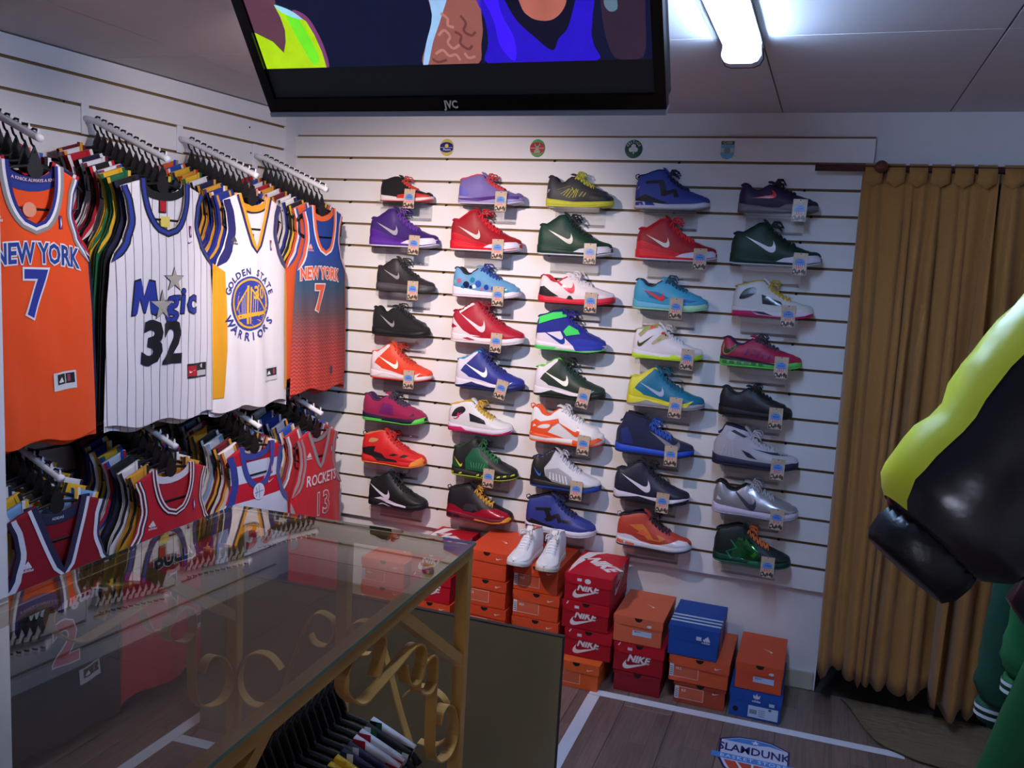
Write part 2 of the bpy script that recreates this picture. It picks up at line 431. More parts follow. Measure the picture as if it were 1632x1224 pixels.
E_(e, 'line', [(-0.03, -0.002), (0.03, -0.002), (0.03, 0.0), (-0.03, 0.0)], (190, 190, 200), 3); E_(e, 'lettering', move2(text2('Pacers', 0.014, 0.0002), 0.003, -0.010), (215, 215, 225), 3)
e = emblem(1.244, 'round green emblem with a red band and antlered figure on slat', (86, 158, 84), 0.92)
E_(e, 'band', [(max(-0.033, min(0.033, x)), z) for x, z in lens(0.036, 0.025)], (168, 32, 46)); E_(e, 'line', [(-0.03, -0.001), (0.03, -0.001), (0.03, 0.001), (-0.03, 0.001)], (220, 190, 190), 2)
E_(e, 'deer_head', [(-0.013, -0.022), (0.013, -0.022), (0.014, -0.012), (0.007, -0.006), (0.006, 0.004), (0.013, 0.012), (0.011, 0.022), (0.008, 0.013), (0.003, 0.008), (-0.003, 0.008), (-0.008, 0.013), (-0.011, 0.022), (-0.013, 0.012), (-0.006, 0.004), (-0.007, -0.006), (-0.014, -0.012)], (150, 160, 120), 3)
e = emblem(1.669, 'round dark green emblem with a white shamrock and lettering on slat', (24, 84, 62))
for ax, az in ((-0.0095, -0.003), (0.0095, -0.003), (0, 0.010)): E_(e, 'leaf', ngon(14, 0.0098, ax, az), (225, 228, 225))
E_(e, 'stem', [(-0.002, 0.0), (0.002, 0.0), (0.0035, -0.02), (-0.001, -0.02)], (225, 228, 225)); E_(e, 'lettering', arc_text('CELTICS', 0.028, 150, 30, 0.013, 0.0004), (225, 228, 225))
t = thing('emblem', 'small blue and white striped shield emblem with dark cap on slat', 'emblem', (2.055, -0.0006, 2.208), group='emblems on the top slat')
sh = [(-0.026, 0.034), (0.026, 0.034), (0.026, -0.020), (0.018, -0.032), (0, -0.038), (-0.018, -0.032), (-0.026, -0.020)]
v, f = poly2(sh); n = len(v)
obj('shield', ([(x, -0.012, z) for x, z in v] + [(x, -0.016, z) for x, z in v], [tuple(i + n for i in q) for q in f] + [(i, (i + 1) % n, (i + 1) % n + n, i + n) for i in range(n)]), gloss((104, 168, 206)), t)
E_(t, 'cap', [(-0.026, 0.034), (0.026, 0.034), (0.026, 0.020), (-0.026, 0.020)], (96, 94, 74)); E_(t, 'stripe', [(-0.026, 0.006), (0.026, 0.006), (0.026, -0.010), (-0.026, -0.010)], (200, 196, 180))
E_(t, 'ball', ngon(16, 0.013, 0, -0.003), (150, 140, 96), 2); E_(t, 'ball_core', ngon(12, 0.007, 0, -0.003), (90, 140, 180), 3); E_(t, 'lettering', move2(text2('CABB', 0.014, 0.0003), 0, 0.027), (190, 186, 150), 2)

# ---- curtain rod and curtains
rod = thing('curtain_rod', 'dark wooden curtain rod with round end knob above the doorway', 'curtain rod', (2.40, -0.075, 2.136))
RODM = mat((64, 26, 24), rough=0.4, var=0.15, scale=30)
obj('rod', tube([(0, 0, 0), (0.6, 0, -0.001), (1.35, 0, -0.004)], 0.013, 12), RODM, rod)
obj('knob', xf(lathe([(0.004, -0.024), (0.014, -0.02), (0.022, -0.008), (0.024, 0.0), (0.022, 0.009), (0.014, 0.02), (0.004, 0.024)], 16, 'x'), Matrix.Translation((0.235, -0.036, 0.002))), mat((96, 50, 26), rough=0.35), rod)
for x in (0.262, 1.30): obj('bracket', join(box(x - 0.012, x + 0.012, -0.012, 0.088, -0.03, -0.012), box(x - 0.015, x + 0.015, 0.078, 0.087, -0.06, 0.02)), RODM, rod)
CURT = mat((158, 112, 58), rough=0.82, bump=0.5, scale=140, var=0.10, spec=0.15, sheen=0.2)
def curtain(x0, x1, lbl, phase, hem, nfold, lean):
    t = thing('curtain', lbl, 'curtain', (0, 0, 0), group='mustard curtains over the doorway')
    NX, NZ = nfold * 14, 34; V, F = [], []
    ztop = 2.118
    for j in range(NZ + 1):
        q = j / NZ
        for i in range(NX + 1):
            u = i / NX
            x = x0 + (x1 - x0) * u + 0.012 * sin(u * 9 + phase) * q + lean * q * (1 - u)
            w_ = u + .045 * sin(u * 17 + phase) + .03 * sin(u * 31 + 2 * phase) + .012 * q * sin(u * 23 + phase)
            ph = w_ * nfold * 2 * pi + phase
            amp = (0.010 + 0.056 * min(1, q * 2.5)) * (.62 + .38 * sin(u * 13 + phase * 3 + q * 1.2))
            sh = sin(ph) + .42 * sin(2 * ph + .9 + q) + .16 * sin(3 * ph + 2 + 2 * q)
            y = -0.083 + amp * .8 * sh - 0.012 * q
            zb = hem + 0.025 * sin(ph + 0.6) + 0.02 * sin(u * 4 + phase * 2)
            z = ztop + (zb - ztop) * q
            V.append((x + 0.012 * cos(ph) * min(1, q * 3), y, z))
    for j in range(NZ):
        for i in range(NX):
            a = j * (NX + 1) + i; F.append((a, a + 1, a + NX + 2, a + NX + 1))
    o = obj('drape', (V, F), CURT, t, smooth=True)
    md = o.modifiers.new('solid', 'SOLIDIFY'); md.thickness = 0.003
    n = max(2, int((x1 - x0) / 0.066))
    for k in range(n):                                   # loops folded over the rod
        xa = x0 + (x1 - x0) * (k + 0.08) / n; xb = x0 + (x1 - x0) * (k + 0.9) / n
        pr = [(-0.083 - 0.016, 2.085), (-0.083 - 0.014, 2.12), (-0.079, 2.148), (-0.068, 2.153), (-0.055, 2.146), (-0.052, 2.12), (-0.056, 2.085)]
        rings = [[(xa + (xb - xa) * u, y, z - (0.02 * (1 - abs(2 * u - 1)) if z < 2.1 else 0)) for y, z in pr] for u in (0, 0.25, 0.5, 0.75, 1)]
        lo = obj('tab', loft(rings, False), CURT, t, smooth=True)
        md = lo.modifiers.new('solid', 'SOLIDIFY'); md.thickness = 0.002
    return t
curtain(2.575, 3.035, 'mustard brown curtain with deep pleats beside the shoe wall', 0.4, 0.135, 7, 0.03)
curtain(3.045, 3.50, 'mustard brown curtain partly hidden behind the black jacket sleeve', 1.9, 0.10, 5, 0.0)

# ---- doormat / rug
rg = []
RV, RF = [], []; NR = 40
out = [(2.70, -0.03), (2.735, -0.10), (2.775, -0.22), (2.83, -0.345), (2.90, -0.385), (3.0, -0.43), (3.3, -0.43), (3.55, -0.40), (3.56, -0.03)]
v, f = poly2([tuple(p[:2]) for p in [(q.x, q.y) for q in crom([(a, b, 0) for a, b in out], 5)]])
v, f = subdiv((v, f), 0.03)
V = [(x, y, 0.008 + 0.004 * random.random()) for x, y in v] + [(x, y, 0.0015) for x, y in v]; n = len(v)
rug = obj('rug', (V, [tuple(q) for q in f] + [tuple(reversed([i + n for i in q])) for q in f]), mat((116, 100, 78), rough=0.95, bump=1.0, scale=500, var=0.35, spec=0.05))
tag(rug, 'worn brown pile rug on the floor below the curtains', 'rug')

# ---- fluorescent ceiling fitting (real emitter)
def tube_light(x, y0, y1, lbl, strength, colr):
    t = thing('tube_light', lbl, 'light', (x, 0, ZC))
    hs = []
    prof = [(-0.052, -0.001), (-0.055, -0.03), (-0.046, -0.046), (-0.030, -0.052), (0.030, -0.052), (0.046, -0.046), (0.055, -0.03), (0.052, -0.001)]
    base = [(-0.052, -0.001), (-0.054, -0.016), (0.054, -0.016), (0.052, -0.001)]
    obj('base_tray', loft([[(a, y, b) for a, b in base] for y in (y0, y1)]), plastic((228, 230, 232)), t)
    for ya, yb in ((y1 - 0.055, y1), (y0, y0 + 0.055)):
        obj('end_cap', loft([[(a, y, b - 0.017) for a, b in [(p, q if q < -0.01 else -0.0) for p, q in prof]] for y in (ya, yb)]), plastic((214, 216, 222)), t)
    obj('gasket', tube([(a * 1.03, y1 - 0.005, b - 0.017) for a, b in prof], 0.002, 6), plastic((40, 40, 46)), t)
    for s in (-1, 1):
        obj('tube', tube([(0.022 * s, y0 + 0.06, -0.036), (0.022 * s, (y0 + y1) / 2, -0.036), (0.022 * s, y1 - 0.06, -0.036)], 0.012, 12), emit(colr, strength, 'tube_glow_%d' % int(strength * 10)), t)
    cov = clear('clear_cover', (0.97, 0.98, 1.0), 0.15, 1.35)
    obj('cover', loft([[(a, y, b - 0.017) for a, b in prof[1:-1]] for y in (y0 + 0.055, y1 - 0.055)], False), cov, t, smooth=True)
    return t
tube_light(2.205, -2.35, -1.08, 'long fluorescent tube fitting on the ceiling beside the television', TUBE_STRENGTH, (172, 206, 255))
tube_light(2.3, -5.6, -4.4, 'added fluorescent tube fitting behind the camera, unseen frontal fill', FILL_TUBE, (226, 232, 255))  # unseen fitting, added to fill the room with light from the front
# ---- warm spotlights on the ceiling, hidden by the television
def spot(x, y, tx, ty, tz, power, lbl, size=75, colr=(1.0, 0.83, 0.76)):
    t = thing('ceiling_spotlight', lbl, 'spotlight', (x, y, ZC), group='warm spotlights on the ceiling')
    P = Vector((0, 0, -0.085)); d = (Vector((tx, ty, tz)) - Vector((x, y, ZC - 0.085))).normalized()
    q = d.to_track_quat('-Z', 'Y').to_matrix().to_4x4()
    obj('base', lathe([(0.035, -0.001), (0.035, -0.012), (0.01, -0.014)], 16), plastic((230, 230, 230)), t)
    obj('stem', tube([(0, 0, -0.012), (0, 0, -0.07)], 0.006, 8), plastic((230, 230, 230)), t)
    M_ = Matrix.Translation(P) @ q
    obj('can', xf(loft([[(r * cos(2 * pi * k / 18), r * sin(2 * pi * k / 18), h) for k in range(18)] for r, h in ((0.02, 0.05), (0.032, 0.03), (0.036, -0.03), (0.033, -0.03), (0.028, -0.012))]), M_), plastic((230, 230, 230)), t)
    obj('lens', xf(loft([[(r * cos(2 * pi * k / 18), r * sin(2 * pi * k / 18), h) for k in range(18)] for r, h in ((0.028, -0.014), (0.026, -0.0145))]), M_), emit((255, 225, 195), 6.0, 'spot_glow'), t)
    L = bpy.data.lights.new('spot_lamp', 'SPOT'); L.energy = power; L.color = colr; L.spot_size = RD(size * 2 if size < 89 else 175); L.spot_blend = 1.0; L.shadow_soft_size = 0.03
    lo = bpy.data.objects.new('lamp', L); C.objects.link(lo); lo.parent = t
    lo.matrix_local = Matrix.Translation(P + d * 0.036) @ q
    return t
spot(1.09, -1.66, 0.80, 0.0, 1.12, SPOT_MAIN, 'white ceiling spotlight aimed at the shoe wall behind the television', 44)
spot(1.32, -1.72, 0.2, -1.1, 1.55, SPOT_LEFT, 'white ceiling spotlight aimed at the hanging jerseys behind the television', 50)

# ---- television
tv = thing('television', 'black flat television hung from the ceiling showing a basketball game', 'television', (1.862, -2.29, 1.957), (RD(35.7), 0, 0))
TVB = mat((8, 8, 11), rough=0.16, var=0.0, spec=0.5)
bz = 0.018
obj('housing', box(-0.366, 0.366, 0.008, 0.05, 0.004, 0.436, 0.006), mat((14, 14, 16), rough=0.5), tv)
obj('frame', join(box(-0.369, 0.369, -0.012, 0.008, 0.0035, 0.028), box(-0.369, 0.369, -0.012, 0.008, 0.422, 0.44), box(-0.369, -0.351, -0.012, 0.008, 0.028, 0.422), box(0.351, 0.369, -0.012, 0.008, 0.028, 0.422)), TVB, tv)
obj('bottom_strip', box(-0.369, 0.369, -0.016, 0.012, -0.005, 0.0033, 0.001), mat((150, 164, 186), rough=0.35, spec=0.5), tv)
TVS = 1.0
scr_ = obj('screen', box(-0.351, 0.351, -0.004, 0.008, 0.028, 0.422), emit((4, 5, 12), TVS, 'screen_black'), tv)
def S_(name, pts, col, lay, smooth=True, s=TVS):
    if smooth: pts = [(p.x, p.y) for p in crom([(a, b, 0) for a, b in pts], 4, True)]
    pts = [(max(-0.349, min(0.349, a)), max(0.082, min(0.366, b))) for a, b in pts]
    obj(name, flat(poly2(pts), -0.0042 - 0.0003 * lay), emit(col, s, 'screen_col'), scr_)
S_('picture', [(-0.349, 0.082), (0.349, 0.082), (0.349, 0.366), (-0.349, 0.366)], (9, 15, 46), 1, False)
S_('player_arm', [(-0.258, 0.182), (-0.235, 0.17), (-0.224, 0.144), (-0.219, 0.115), (-0.221, 0.082), (-0.24, 0.082), (-0.24, 0.139), (-0.26, 0.165)], (120, 60, 110), 2)
S_('player_neck', [(-0.349, 0.28), (-0.349, 0.13), (-0.315, 0.125), (-0.300, 0.108), (-0.284, 0.132), (-0.280, 0.155), (-0.288, 0.19), (-0.285, 0.26)], (92, 56, 74), 2)
S_('yellow_shirt', [(-0.349, 0.147), (-0.349, 0.082), (-0.30, 0.082), (-0.226, 0.082), (-0.226, 0.109), (-0.231, 0.139), (-0.239, 0.162), (-0.259, 0.178), (-0.282, 0.189), (-0.292, 0.192), (-0.287, 0.172), (-0.286, 0.149), (-0.292, 0.129), (-0.303, 0.110), (-0.318, 0.130)], (172, 214, 16), 3, False)
S_('shirt_fold', [(-0.275, 0.176), (-0.255, 0.172), (-0.243, 0.14), (-0.235, 0.10), (-0.25, 0.088), (-0.262, 0.12), (-0.27, 0.15)], (110, 226, 40), 4)
S_('shirt_edge', [(-0.290, 0.192), (-0.262, 0.181), (-0.245, 0.166), (-0.262, 0.170), (-0.282, 0.180)], (150, 210, 235), 5)
S_('tattooed_arm', [(-0.004, 0.24), (-0.004, 0.163), (-0.025, 0.118), (-0.039, 0.082), (0.01, 0.082), (0.061, 0.082), (0.072, 0.114), (0.080, 0.149), (0.078, 0.24)], (142, 84, 78), 2)
S_('arm_highlight', [(-0.004, 0.22), (-0.004, 0.163), (-0.025, 0.118), (-0.039, 0.082), (-0.030, 0.082), (-0.012, 0.12), (0.012, 0.16), (0.03, 0.2)], (150, 190, 235), 3)
for k, pts in enumerate([[(0.0, .13), (.012, .138), (.02, .128), (.014, .118), (.022, .108), (.034, .114)], [(.03, .135), (.04, .128), (.036, .116), (.048, .106), (.056, .112)], [(-.012, .10), (.002, .106), (.012, .096), (.024, .098), (.03, .088)], [(.045, .16), (.052, .148), (.046, .136), (.058, .128), (.066, .134)], [(.012, .165), (.022, .156), (.02, .146), (.03, .142)], [(-.02, .092), (-.01, .086), (.006, .09)], [(.04, .10), (.046, .092), (.058, .094)]]):
    cv = crom([(a_, b_, 0) for a_, b_ in pts], 4); lft = []; rgt = []
    for i_, p_ in enumerate(cv):
        d_ = (cv[min(i_ + 1, len(cv) - 1)] - cv[max(i_ - 1, 0)]).normalized(); w_ = .0022
        lft.append((p_.x - d_.y * w_, p_.y + d_.x * w_)); rgt.append((p_.x + d_.y * w_, p_.y - d_.x * w_))
    S_('tattoo', lft + rgt[::-1], (104, 58, 58) if k % 2 else (176, 116, 108), 4, False)
S_('blue_shirt', [(0.07, 0.26), (0.085, 0.154), (0.084, 0.114), (0.077, 0.082), (0.16, 0.082), (0.262, 0.082), (0.256, 0.122), (0.262, 0.26)], (36, 16, 190), 2)
S_('shirt_shine', [(0.088, 0.19), (0.10, 0.15), (0.104, 0.11), (0.125, 0.084), (0.13, 0.12), (0.115, 0.16), (0.11, 0.2)], (58, 22, 250), 3)
S_('neckline', [(0.125, 0.22), (0.132, 0.160), (0.164, 0.122), (0.191, 0.100), (0.203, 0.118), (0.224, 0.143), (0.238, 0.22)], (10, 10, 36), 4)
S_('chin', [(0.142, 0.24), (0.148, 0.174), (0.160, 0.154), (0.178, 0.147), (0.197, 0.148), (0.214, 0.160), (0.224, 0.182), (0.226, 0.24)], (170, 96, 84), 5)
S_('crowd', [(0.285, 0.30), (0.275, 0.16), (0.29, 0.086), (0.335, 0.086), (0.342, 0.16), (0.345, 0.30)], (44, 30, 50), 2)
S_('crowd_light', [(0.285, 0.185), (0.298, 0.180), (0.300, 0.160), (0.288, 0.156), (0.28, 0.168)], (86, 110, 130), 3)
obj('lettering', flat(move2(text2('JVC', 0.019, 0.0006, sx=0.85), 0.0, 0.0145), -0.0124), emit((150, 152, 160), 0.35, 'jvc'), tv)
obj('power_light', box(-0.2975, -0.2935, -0.0150, -0.013, -0.0015, 0.002), emit((40, 60, 255), 6.0, 'led'), tv)
obj('sensor', box(-0.315, -0.305, -0.0145, -0.013, -0.001, 0.0015), DARK, tv)
obj('mount', join(box(-0.10, 0.10, 0.05, 0.062, 0.16, 0.34), tube([(0, 0.06, 0.27), (0, 0.10, 0.30), (0, 0.155, 0.33)], 0.016, 10)), plastic((30, 30, 32)), tv)
# ================================================================== SHOES
PROFILE = {   # top line of the upper (x, z in shoe lengths), collar opening from..to
 'hi':  ([(0, .27), (.03, .37), (.07, .405), (.13, .395), (.22, .455), (.30, .515), (.36, .525), (.41, .485), (.50, .39), (.62, .305), (.75, .245), (.86, .205), (.94, .185), (.98, .17), (1, .14)], .05, .385),
 'mid': ([(0, .27), (.03, .39), (.07, .43), (.14, .44), (.22, .475), (.30, .50), (.37, .50), (.43, .45), (.52, .37), (.63, .30), (.75, .245), (.86, .208), (.94, .188), (.98, .17), (1, .14)], .05, .40),
 'low': ([(0, .22), (.03, .31), (.07, .345), (.11, .335), (.19, .265), (.27, .26), (.35, .315), (.41, .345), (.48, .335), (.60, .275), (.74, .222), (.86, .19), (.94, .172), (.98, .158), (1, .13)], .05, .40),
 'rev': ([(0, .26), (.03, .33), (.06, .36), (.10, .43), (.13, .51), (.20, .50), (.30, .475), (.37, .46), (.415, .43), (.45, .37), (.56, .30), (.70, .245), (.85, .20), (.94, .18), (.98, .165), (1, .135)], .08, .40),
 'cup': ([(0, .27), (.03, .40), (.07, .44), (.13, .44), (.22, .46), (.30, .48), (.36, .48), (.42, .43), (.52, .35), (.64, .27), (.76, .215), (.87, .19), (.95, .178), (.98, .165), (1, .135)], .05, .40),
}
def outline(x, k=1.0):
    h = interp([(0, .122), (.15, .127), (.4, .118), (.55, .138), (.72, .165), (.80, .163), (1, .15)], x)
    if x < .10: h *= sqrt(max(0, 1 - ((.10 - x) / .10) ** 2)) * .96 + .04
    if x > .80: h *= (max(0, 1 - ((x - .80) / .2001) ** 2.4)) ** .5 * .96 + .04
    return h * k
def spring(x, base=0.0):
    return base + (.05 * ((x - .72) / .28) ** 2 if x > .72 else 0) + (.012 * ((.1 - x) / .1) ** 2 if x < .1 else 0)
STN = [0, .006, .02, .04, .065, .095, .13, .17, .21, .25, .29, .33, .36, .385, .41, .44, .47, .50, .54, .58, .62, .66, .70, .74, .78, .82, .86, .895, .925, .95, .97, .985, .995, 1.0]
def build_shoe(name, label, cat, loc, L, H, kind, up, mid, out, lace, lining, patches=(), rot=(0, 0, 0), solez=(.105, .075, .085), upm=leather, bows=1, group=None, tongue=None, pull=None):
    """one sneaker, heel at x=0, toe at +x, outer side facing -y; L length, H height, patches in (x,z) shoe lengths"""
    prof, o0, o1 = PROFILE[kind]
    zmax = max(z for _, z in prof); hs = (H / L) / zmax
    ztop = lambda x: max(interp(prof, x) * (hs if True else 1), soletop(x) + .02) if x < .9 else max(interp(prof, x) * (1 + (hs - 1) * .3), soletop(x) + .015)
    soletop = lambda x: spring(x) + interp([(0, solez[0] + .015), (.12, solez[0]), (.45, solez[1]), (.75, solez[2]), (.92, solez[2]), (1, solez[2] * .72)], x)
    t = thing(name, label, cat, loc, rot, group)
    # upper
    rings = []; opn = []
    for x in STN:
        zb = soletop(x) - .012; zt = ztop(x); op = o0 <= x <= o1; opn.append(op)
        hw = outline(x, .97)
        tw = min(hw * .86, interp([(0, .085), (.12, .088), (.30, .086), (.42, .066), (.60, .075), (.78, .10), (.9, .095), (1, .05)], x))
        cap = .028 if not op else .0
        pts = []
        for k in range(8):
            q = k / 7; w = q ** 2.4
            pts.append((hw * (1 - w) + tw * w + .012 * sin(pi * q) * min(1, hw / .1), zb + (zt - cap - zb) * (1 - (1 - q) ** 1.05)))
        if op: pts += [(tw - .008, zt + .006), (tw - .018, zt - .004), (tw - .024, zt - .06), (tw * .62, zt - .13), (0, zt - .14)]
        else: pts += [(tw * .88, zt - cap * .55), (tw * .68, zt - cap * .28), (tw * .45, zt - cap * .1), (tw * .22, zt - cap * .02), (0, zt)]
        ring = [(x, -y, z) for y, z in pts] + [(x, y, z) for y, z in reversed(pts[:-1])]
        rings.append([(a * L, b * L, c * L) for a, b, c in ring])
    V, F = loft(rings, False)
    n = len(rings[0]); U, I = [], []
    for idx, f in enumerate(F):
        i, j = divmod(idx, n - 1)
        inner = 9 <= j <= n - 11
        (I if inner and opn[i] and opn[i + 1] else U).append(f)
    U.append(tuple(range(n))); U.append(tuple((len(rings) - 1) * n + k for k in reversed(range(n))))
    uo = obj('upper', (V, U), upm(up), t, smooth=True)
    if I: obj('lining', (V, I), fab(lining), t, smooth=True)
    # midsole and outsole
    def slab(f0, f1, k0, k1):
        R_ = []
        for x in STN:
            a, b = f0(x), f1(x); h = outline(x, 1.0) + .006; hh = b - a
            pr = [(h * k0 * .9, a), (h * k0, a + .12 * hh), (h * (k0 + k1) / 2 * 1.015, a + .5 * hh), (h * k1, a + .88 * hh), (h * k1 * .95, b)]
            xx = x + (.008 if x > .9 else -.006 if x < .1 else 0) * 1
            R_.append([((xx) * L, -y * L, z * L) for y, z in pr] + [(xx * L, y * L, z * L) for y, z in reversed(pr)])
        return loft(R_)
    ms = slab(lambda x: spring(x, .016), soletop, 1.03, .99)
    mo = obj('midsole', ms, rubber(mid), t, smooth=True)
    obj('outsole', slab(lambda x: spring(x, 0), lambda x: spring(x, .019), .99, 1.035), rubber(out), t, smooth=True)
    bv = BVHTree.FromPolygons([Vector(p) for p in V] + [Vector(p) for p in ms[0]], [f for f in U if len(f) == 4] + [tuple(k + len(V) for k in f) for f in ms[1] if len(f) == 4])
    # prints and overlays on the outer side
    for q, (pn, col, pts, lay, mk) in enumerate(patches):
        vf = pts if isinstance(pts, tuple) else poly2(pts)
        PV, PF = subdiv(vf, .03)
        W, ok = [], []
        for x, z in PV:
            h = bv.ray_cast(Vector((x * L, -1, z * L)), Vector((0, 1, 0)))
            ok.append(h[0] is not None); W.append((x * L, (h[0].y if h[0] else 0) - .0010 - .0006 * lay, z * L))
        PF = [f for f in PF if all(ok[i] for i in f)]
        if PF: obj(pn, (W, PF), mk(col), mo if ('sole' in pn or 'window' == pn) else uo, smooth=True)
    # padded collar rim
    ow = lambda x: min(outline(x, .97) * .86, interp([(0, .085), (.12, .088), (.30, .086), (.42, .066)], x)) - .008
    xs = [x for x in STN if o0 <= x <= o1]
    rim = [(x, -ow(x), ztop(x)) for x in reversed(xs)] + [(o0 - .022, -.05, ztop(o0) - .002), (o0 - .030, 0, ztop(o0)), (o0 - .022, .05, ztop(o0) - .002)] + [(x, ow(x), ztop(x)) for x in xs]
    obj('collar', tube([(a * L, b * L, c * L) for a, b, c in rim], .013 * L, 6), fab(lining), t, smooth=True)
    # tongue
    tg = tongue if tongue else up
    xt = o1 + .01; zt_ = ztop(xt)
    R_ = []
    for k in range(6):
        q = k / 5; x = xt + .06 - .115 * q; z = ztop(xt + .06) * (1 - q) + (ztop(o1 - .02) + .045) * q + .012 * sin(pi * q); w = .05 + .012 * q; th = .014 if k < 5 else .006
        R_.append([(x * L, -w * L, z * L - .003), (x * L + th * L * .5, -w * .6 * L, (z + th) * L), (x * L + th * L * .5, w * .6 * L, (z + th) * L), (x * L, w * L, z * L - .003), (x * L - th * L * .6, w * .6 * L, (z - th) * L), (x * L - th * L * .6, -w * .6 * L, (z - th) * L)])
    obj('tongue', loft(R_), fab(tg), t, smooth=True)
    # laces: bars and crosses over the throat, a bow on top
    B = []; nb = 6
    for k in range(nb):
        x = xt + .025 + (.70 - xt) * k / nb; w = interp([(.4, .062), (.6, .07), (.75, .075)], x); x2 = x + (.70 - xt) / nb * .8
        z1 = ztop(x) + .008; z2 = ztop(x2) + .008
        for s in (-1, 1):
            B.append(tube([(p[0] * L, p[1] * L, p[2] * L) for p in [(x, -s * w * 1.22, z1 - .050), (x + .3 * (x2 - x), -s * w * .6, z1 * .7 + z2 * .3 + .004), (x + .6 * (x2 - x), s * w * .5, z1 * .4 + z2 * .6 + .002), (x2, s * w * 1.2, z2 - .042)]], .0125 * L, 5))
    if bows:
        x = xt + .03; z = ztop(x) + .015
        for s in (-1, 1):
            B.append(tube([(a * L, b * L, c * L) for a, b, c in [(x, 0, z), (x + .035, s * .04, z + .05), (x + .10, s * .085, z + .045), (x + .135, s * .10, z - .005), (x + .08, s * .07, z - .01), (x, 0, z)]], .011 * L, 5))
            B.append(tube([(a * L, b * L, c * L) for a, b, c in [(x, 0, z), (x + .06, s * -.06, z + .025), (x + .12, s * -.105, z - .045)]], .010 * L, 5))
    lc = obj('laces', join(*B), fab(lace), t, smooth=True)
    if pull:
        z = ztop(.05)
        obj('pull_tab', tube([(a * L, 0, c * L) for a, c in [(.02, z - .03), (-.012, z - .005), (-.015, z + .03), (.02, z + .045), (.045, z + .02)]], .008 * L, 5), fab(pull), t, smooth=True)
    return t

# ---- overlay shapes in shoe lengths
def P_(name, col, pts, lay=1, mk=leather, smooth=False):
    if smooth: pts = [(p.x, p.y) for p in crom([(a, b, 0) for a, b in pts], 4, True)]
    return (name, col, pts, lay, mk)
def SWR(col, cx=.36, cz=.20, w=.40, rot=-.10, mk=gloss, fat=1.15): return P_('tick_logo', col, swoosh(cx, cz, w, True, rot, fat), 3, mk)
def SWL(col, cx=.36, cz=.20, w=.36, rot=0.2, mk=gloss, fat=1.1): return P_('tick_logo', col, swoosh(cx, cz, w, False, rot, fat), 3, mk)
def JMP(col, cx, cz, s):   # small leaping figure
    pts = [(0, .9), (.12, .8), (.05, .62), (.35, .75), (.75, 1.0), (.8, .9), (.42, .58), (.22, .40), (.35, .1), (.85, -.3), (.8, -.42), (.2, -.15), (-.05, .12), (-.45, -.25), (-.9, -.2), (-.92, -.33), (-.4, -.42), (.0, -.1), (-.12, .3), (-.2, .55), (-.1, .7), (-.12, .85)]
    return P_('figure_logo', col, [(cx + x * s, cz + z * s) for x, z in pts], 4, gloss)
def HEELFLEX(col, n=4):    # ridged heel of the flexing high-tops
    return [P_('heel_ridge', tuple(max(0, min(255, c + (14 if k % 2 else -10))) for c in col), [(.0, .10 + .028 * k), (.10, .13 + .026 * k), (.30, .09 + .018 * k), (.52, .075 + .006 * k), (.52, .083 + .007 * k), (.30, .108 + .018 * k), (.10, .152 + .026 * k), (.0, .125 + .028 * k)], 1 + k % 2, leather) for k in range(n)]
FLEXSHAPE = [(.0, .09), (.0, .22), (.09, .235), (.20, .20), (.35, .145), (.55, .10), (.60, .075), (.3, .08)]
TOEWHITE = [(.52, .05), (.60, .092), (.72, .115), (.85, .13), (.96, .14), (1.0, .12), (1.0, .07), (.85, .04)]
HYPHEEL = [(.0, .08), (.0, .30), (.05, .41), (.14, .40), (.27, .50), (.34, .53), (.335, .49), (.25, .40), (.15, .30), (.11, .235), (.20, .185), (.23, .16), (.10, .10)]
HYPSOLE = [(0, .03), (.0, .135), (.15, .155), (.22, .16), (.42, .125), (.60, .09), (.72, .085), (.80, .11), (.885, .145), (.80, .05), (.55, .045), (.35, .075), (.28, .095), (.14, .045)]
def HYPER2(main, acc):     # split heel high-top with wedge sole
    return [P_('heel_panel', acc, HYPHEEL, 1), P_('sole_wedge', acc, HYPSOLE, 2, rubber)]
SOLEARCH = [(.0, .02), (.0, .11), (.2, .11), (.45, .085), (.75, .09), (1, .11), (1, .05), (.75, .02), (.5, .05), (.3, .05), (.2, .02)]
SN = {}
K = (20, 20, 23); WH = (226, 224, 228); GR = (150, 150, 156)
def shoe(key, label, kind, up, mid, out, lace, lining, patches=(), **kw): SN[key] = (label, kind, up, mid, out, lace, lining, list(patches), kw)
shoe(11, 'small black sneaker with red laces and red toe', 'mid', (22, 20, 22), (216, 206, 206), (196, 66, 60), (206, 56, 44), (40, 20, 20),
     [P_('red_panel', (196, 52, 46), [(.36, .06), (.38, .12), (.60, .145), (.80, .165), (.95, .145), (1, .10), (.9, .085), (.6, .06)], 1), P_('toe_cap', (24, 22, 24), [(.70, .175), (.84, .19), (.97, .17), (.97, .13), (.8, .15)], 2)], upm=fab)
shoe(12, 'lavender sneaker with purple sole and red laces', 'mid', (118, 104, 168), (158, 148, 196), (206, 200, 222), (214, 58, 62), (214, 66, 66),
     [P_('purple_band', (74, 42, 120), [(.0, .075), (.25, .085), (.60, .12), (.97, .125), (.97, .085), (.6, .075), (.35, .04), (.1, .05)], 2), P_('heel_patch', (104, 100, 190), [(.02, .12), (.03, .26), (.16, .2), (.2, .12)], 1)])  # bluer patch low on the heel
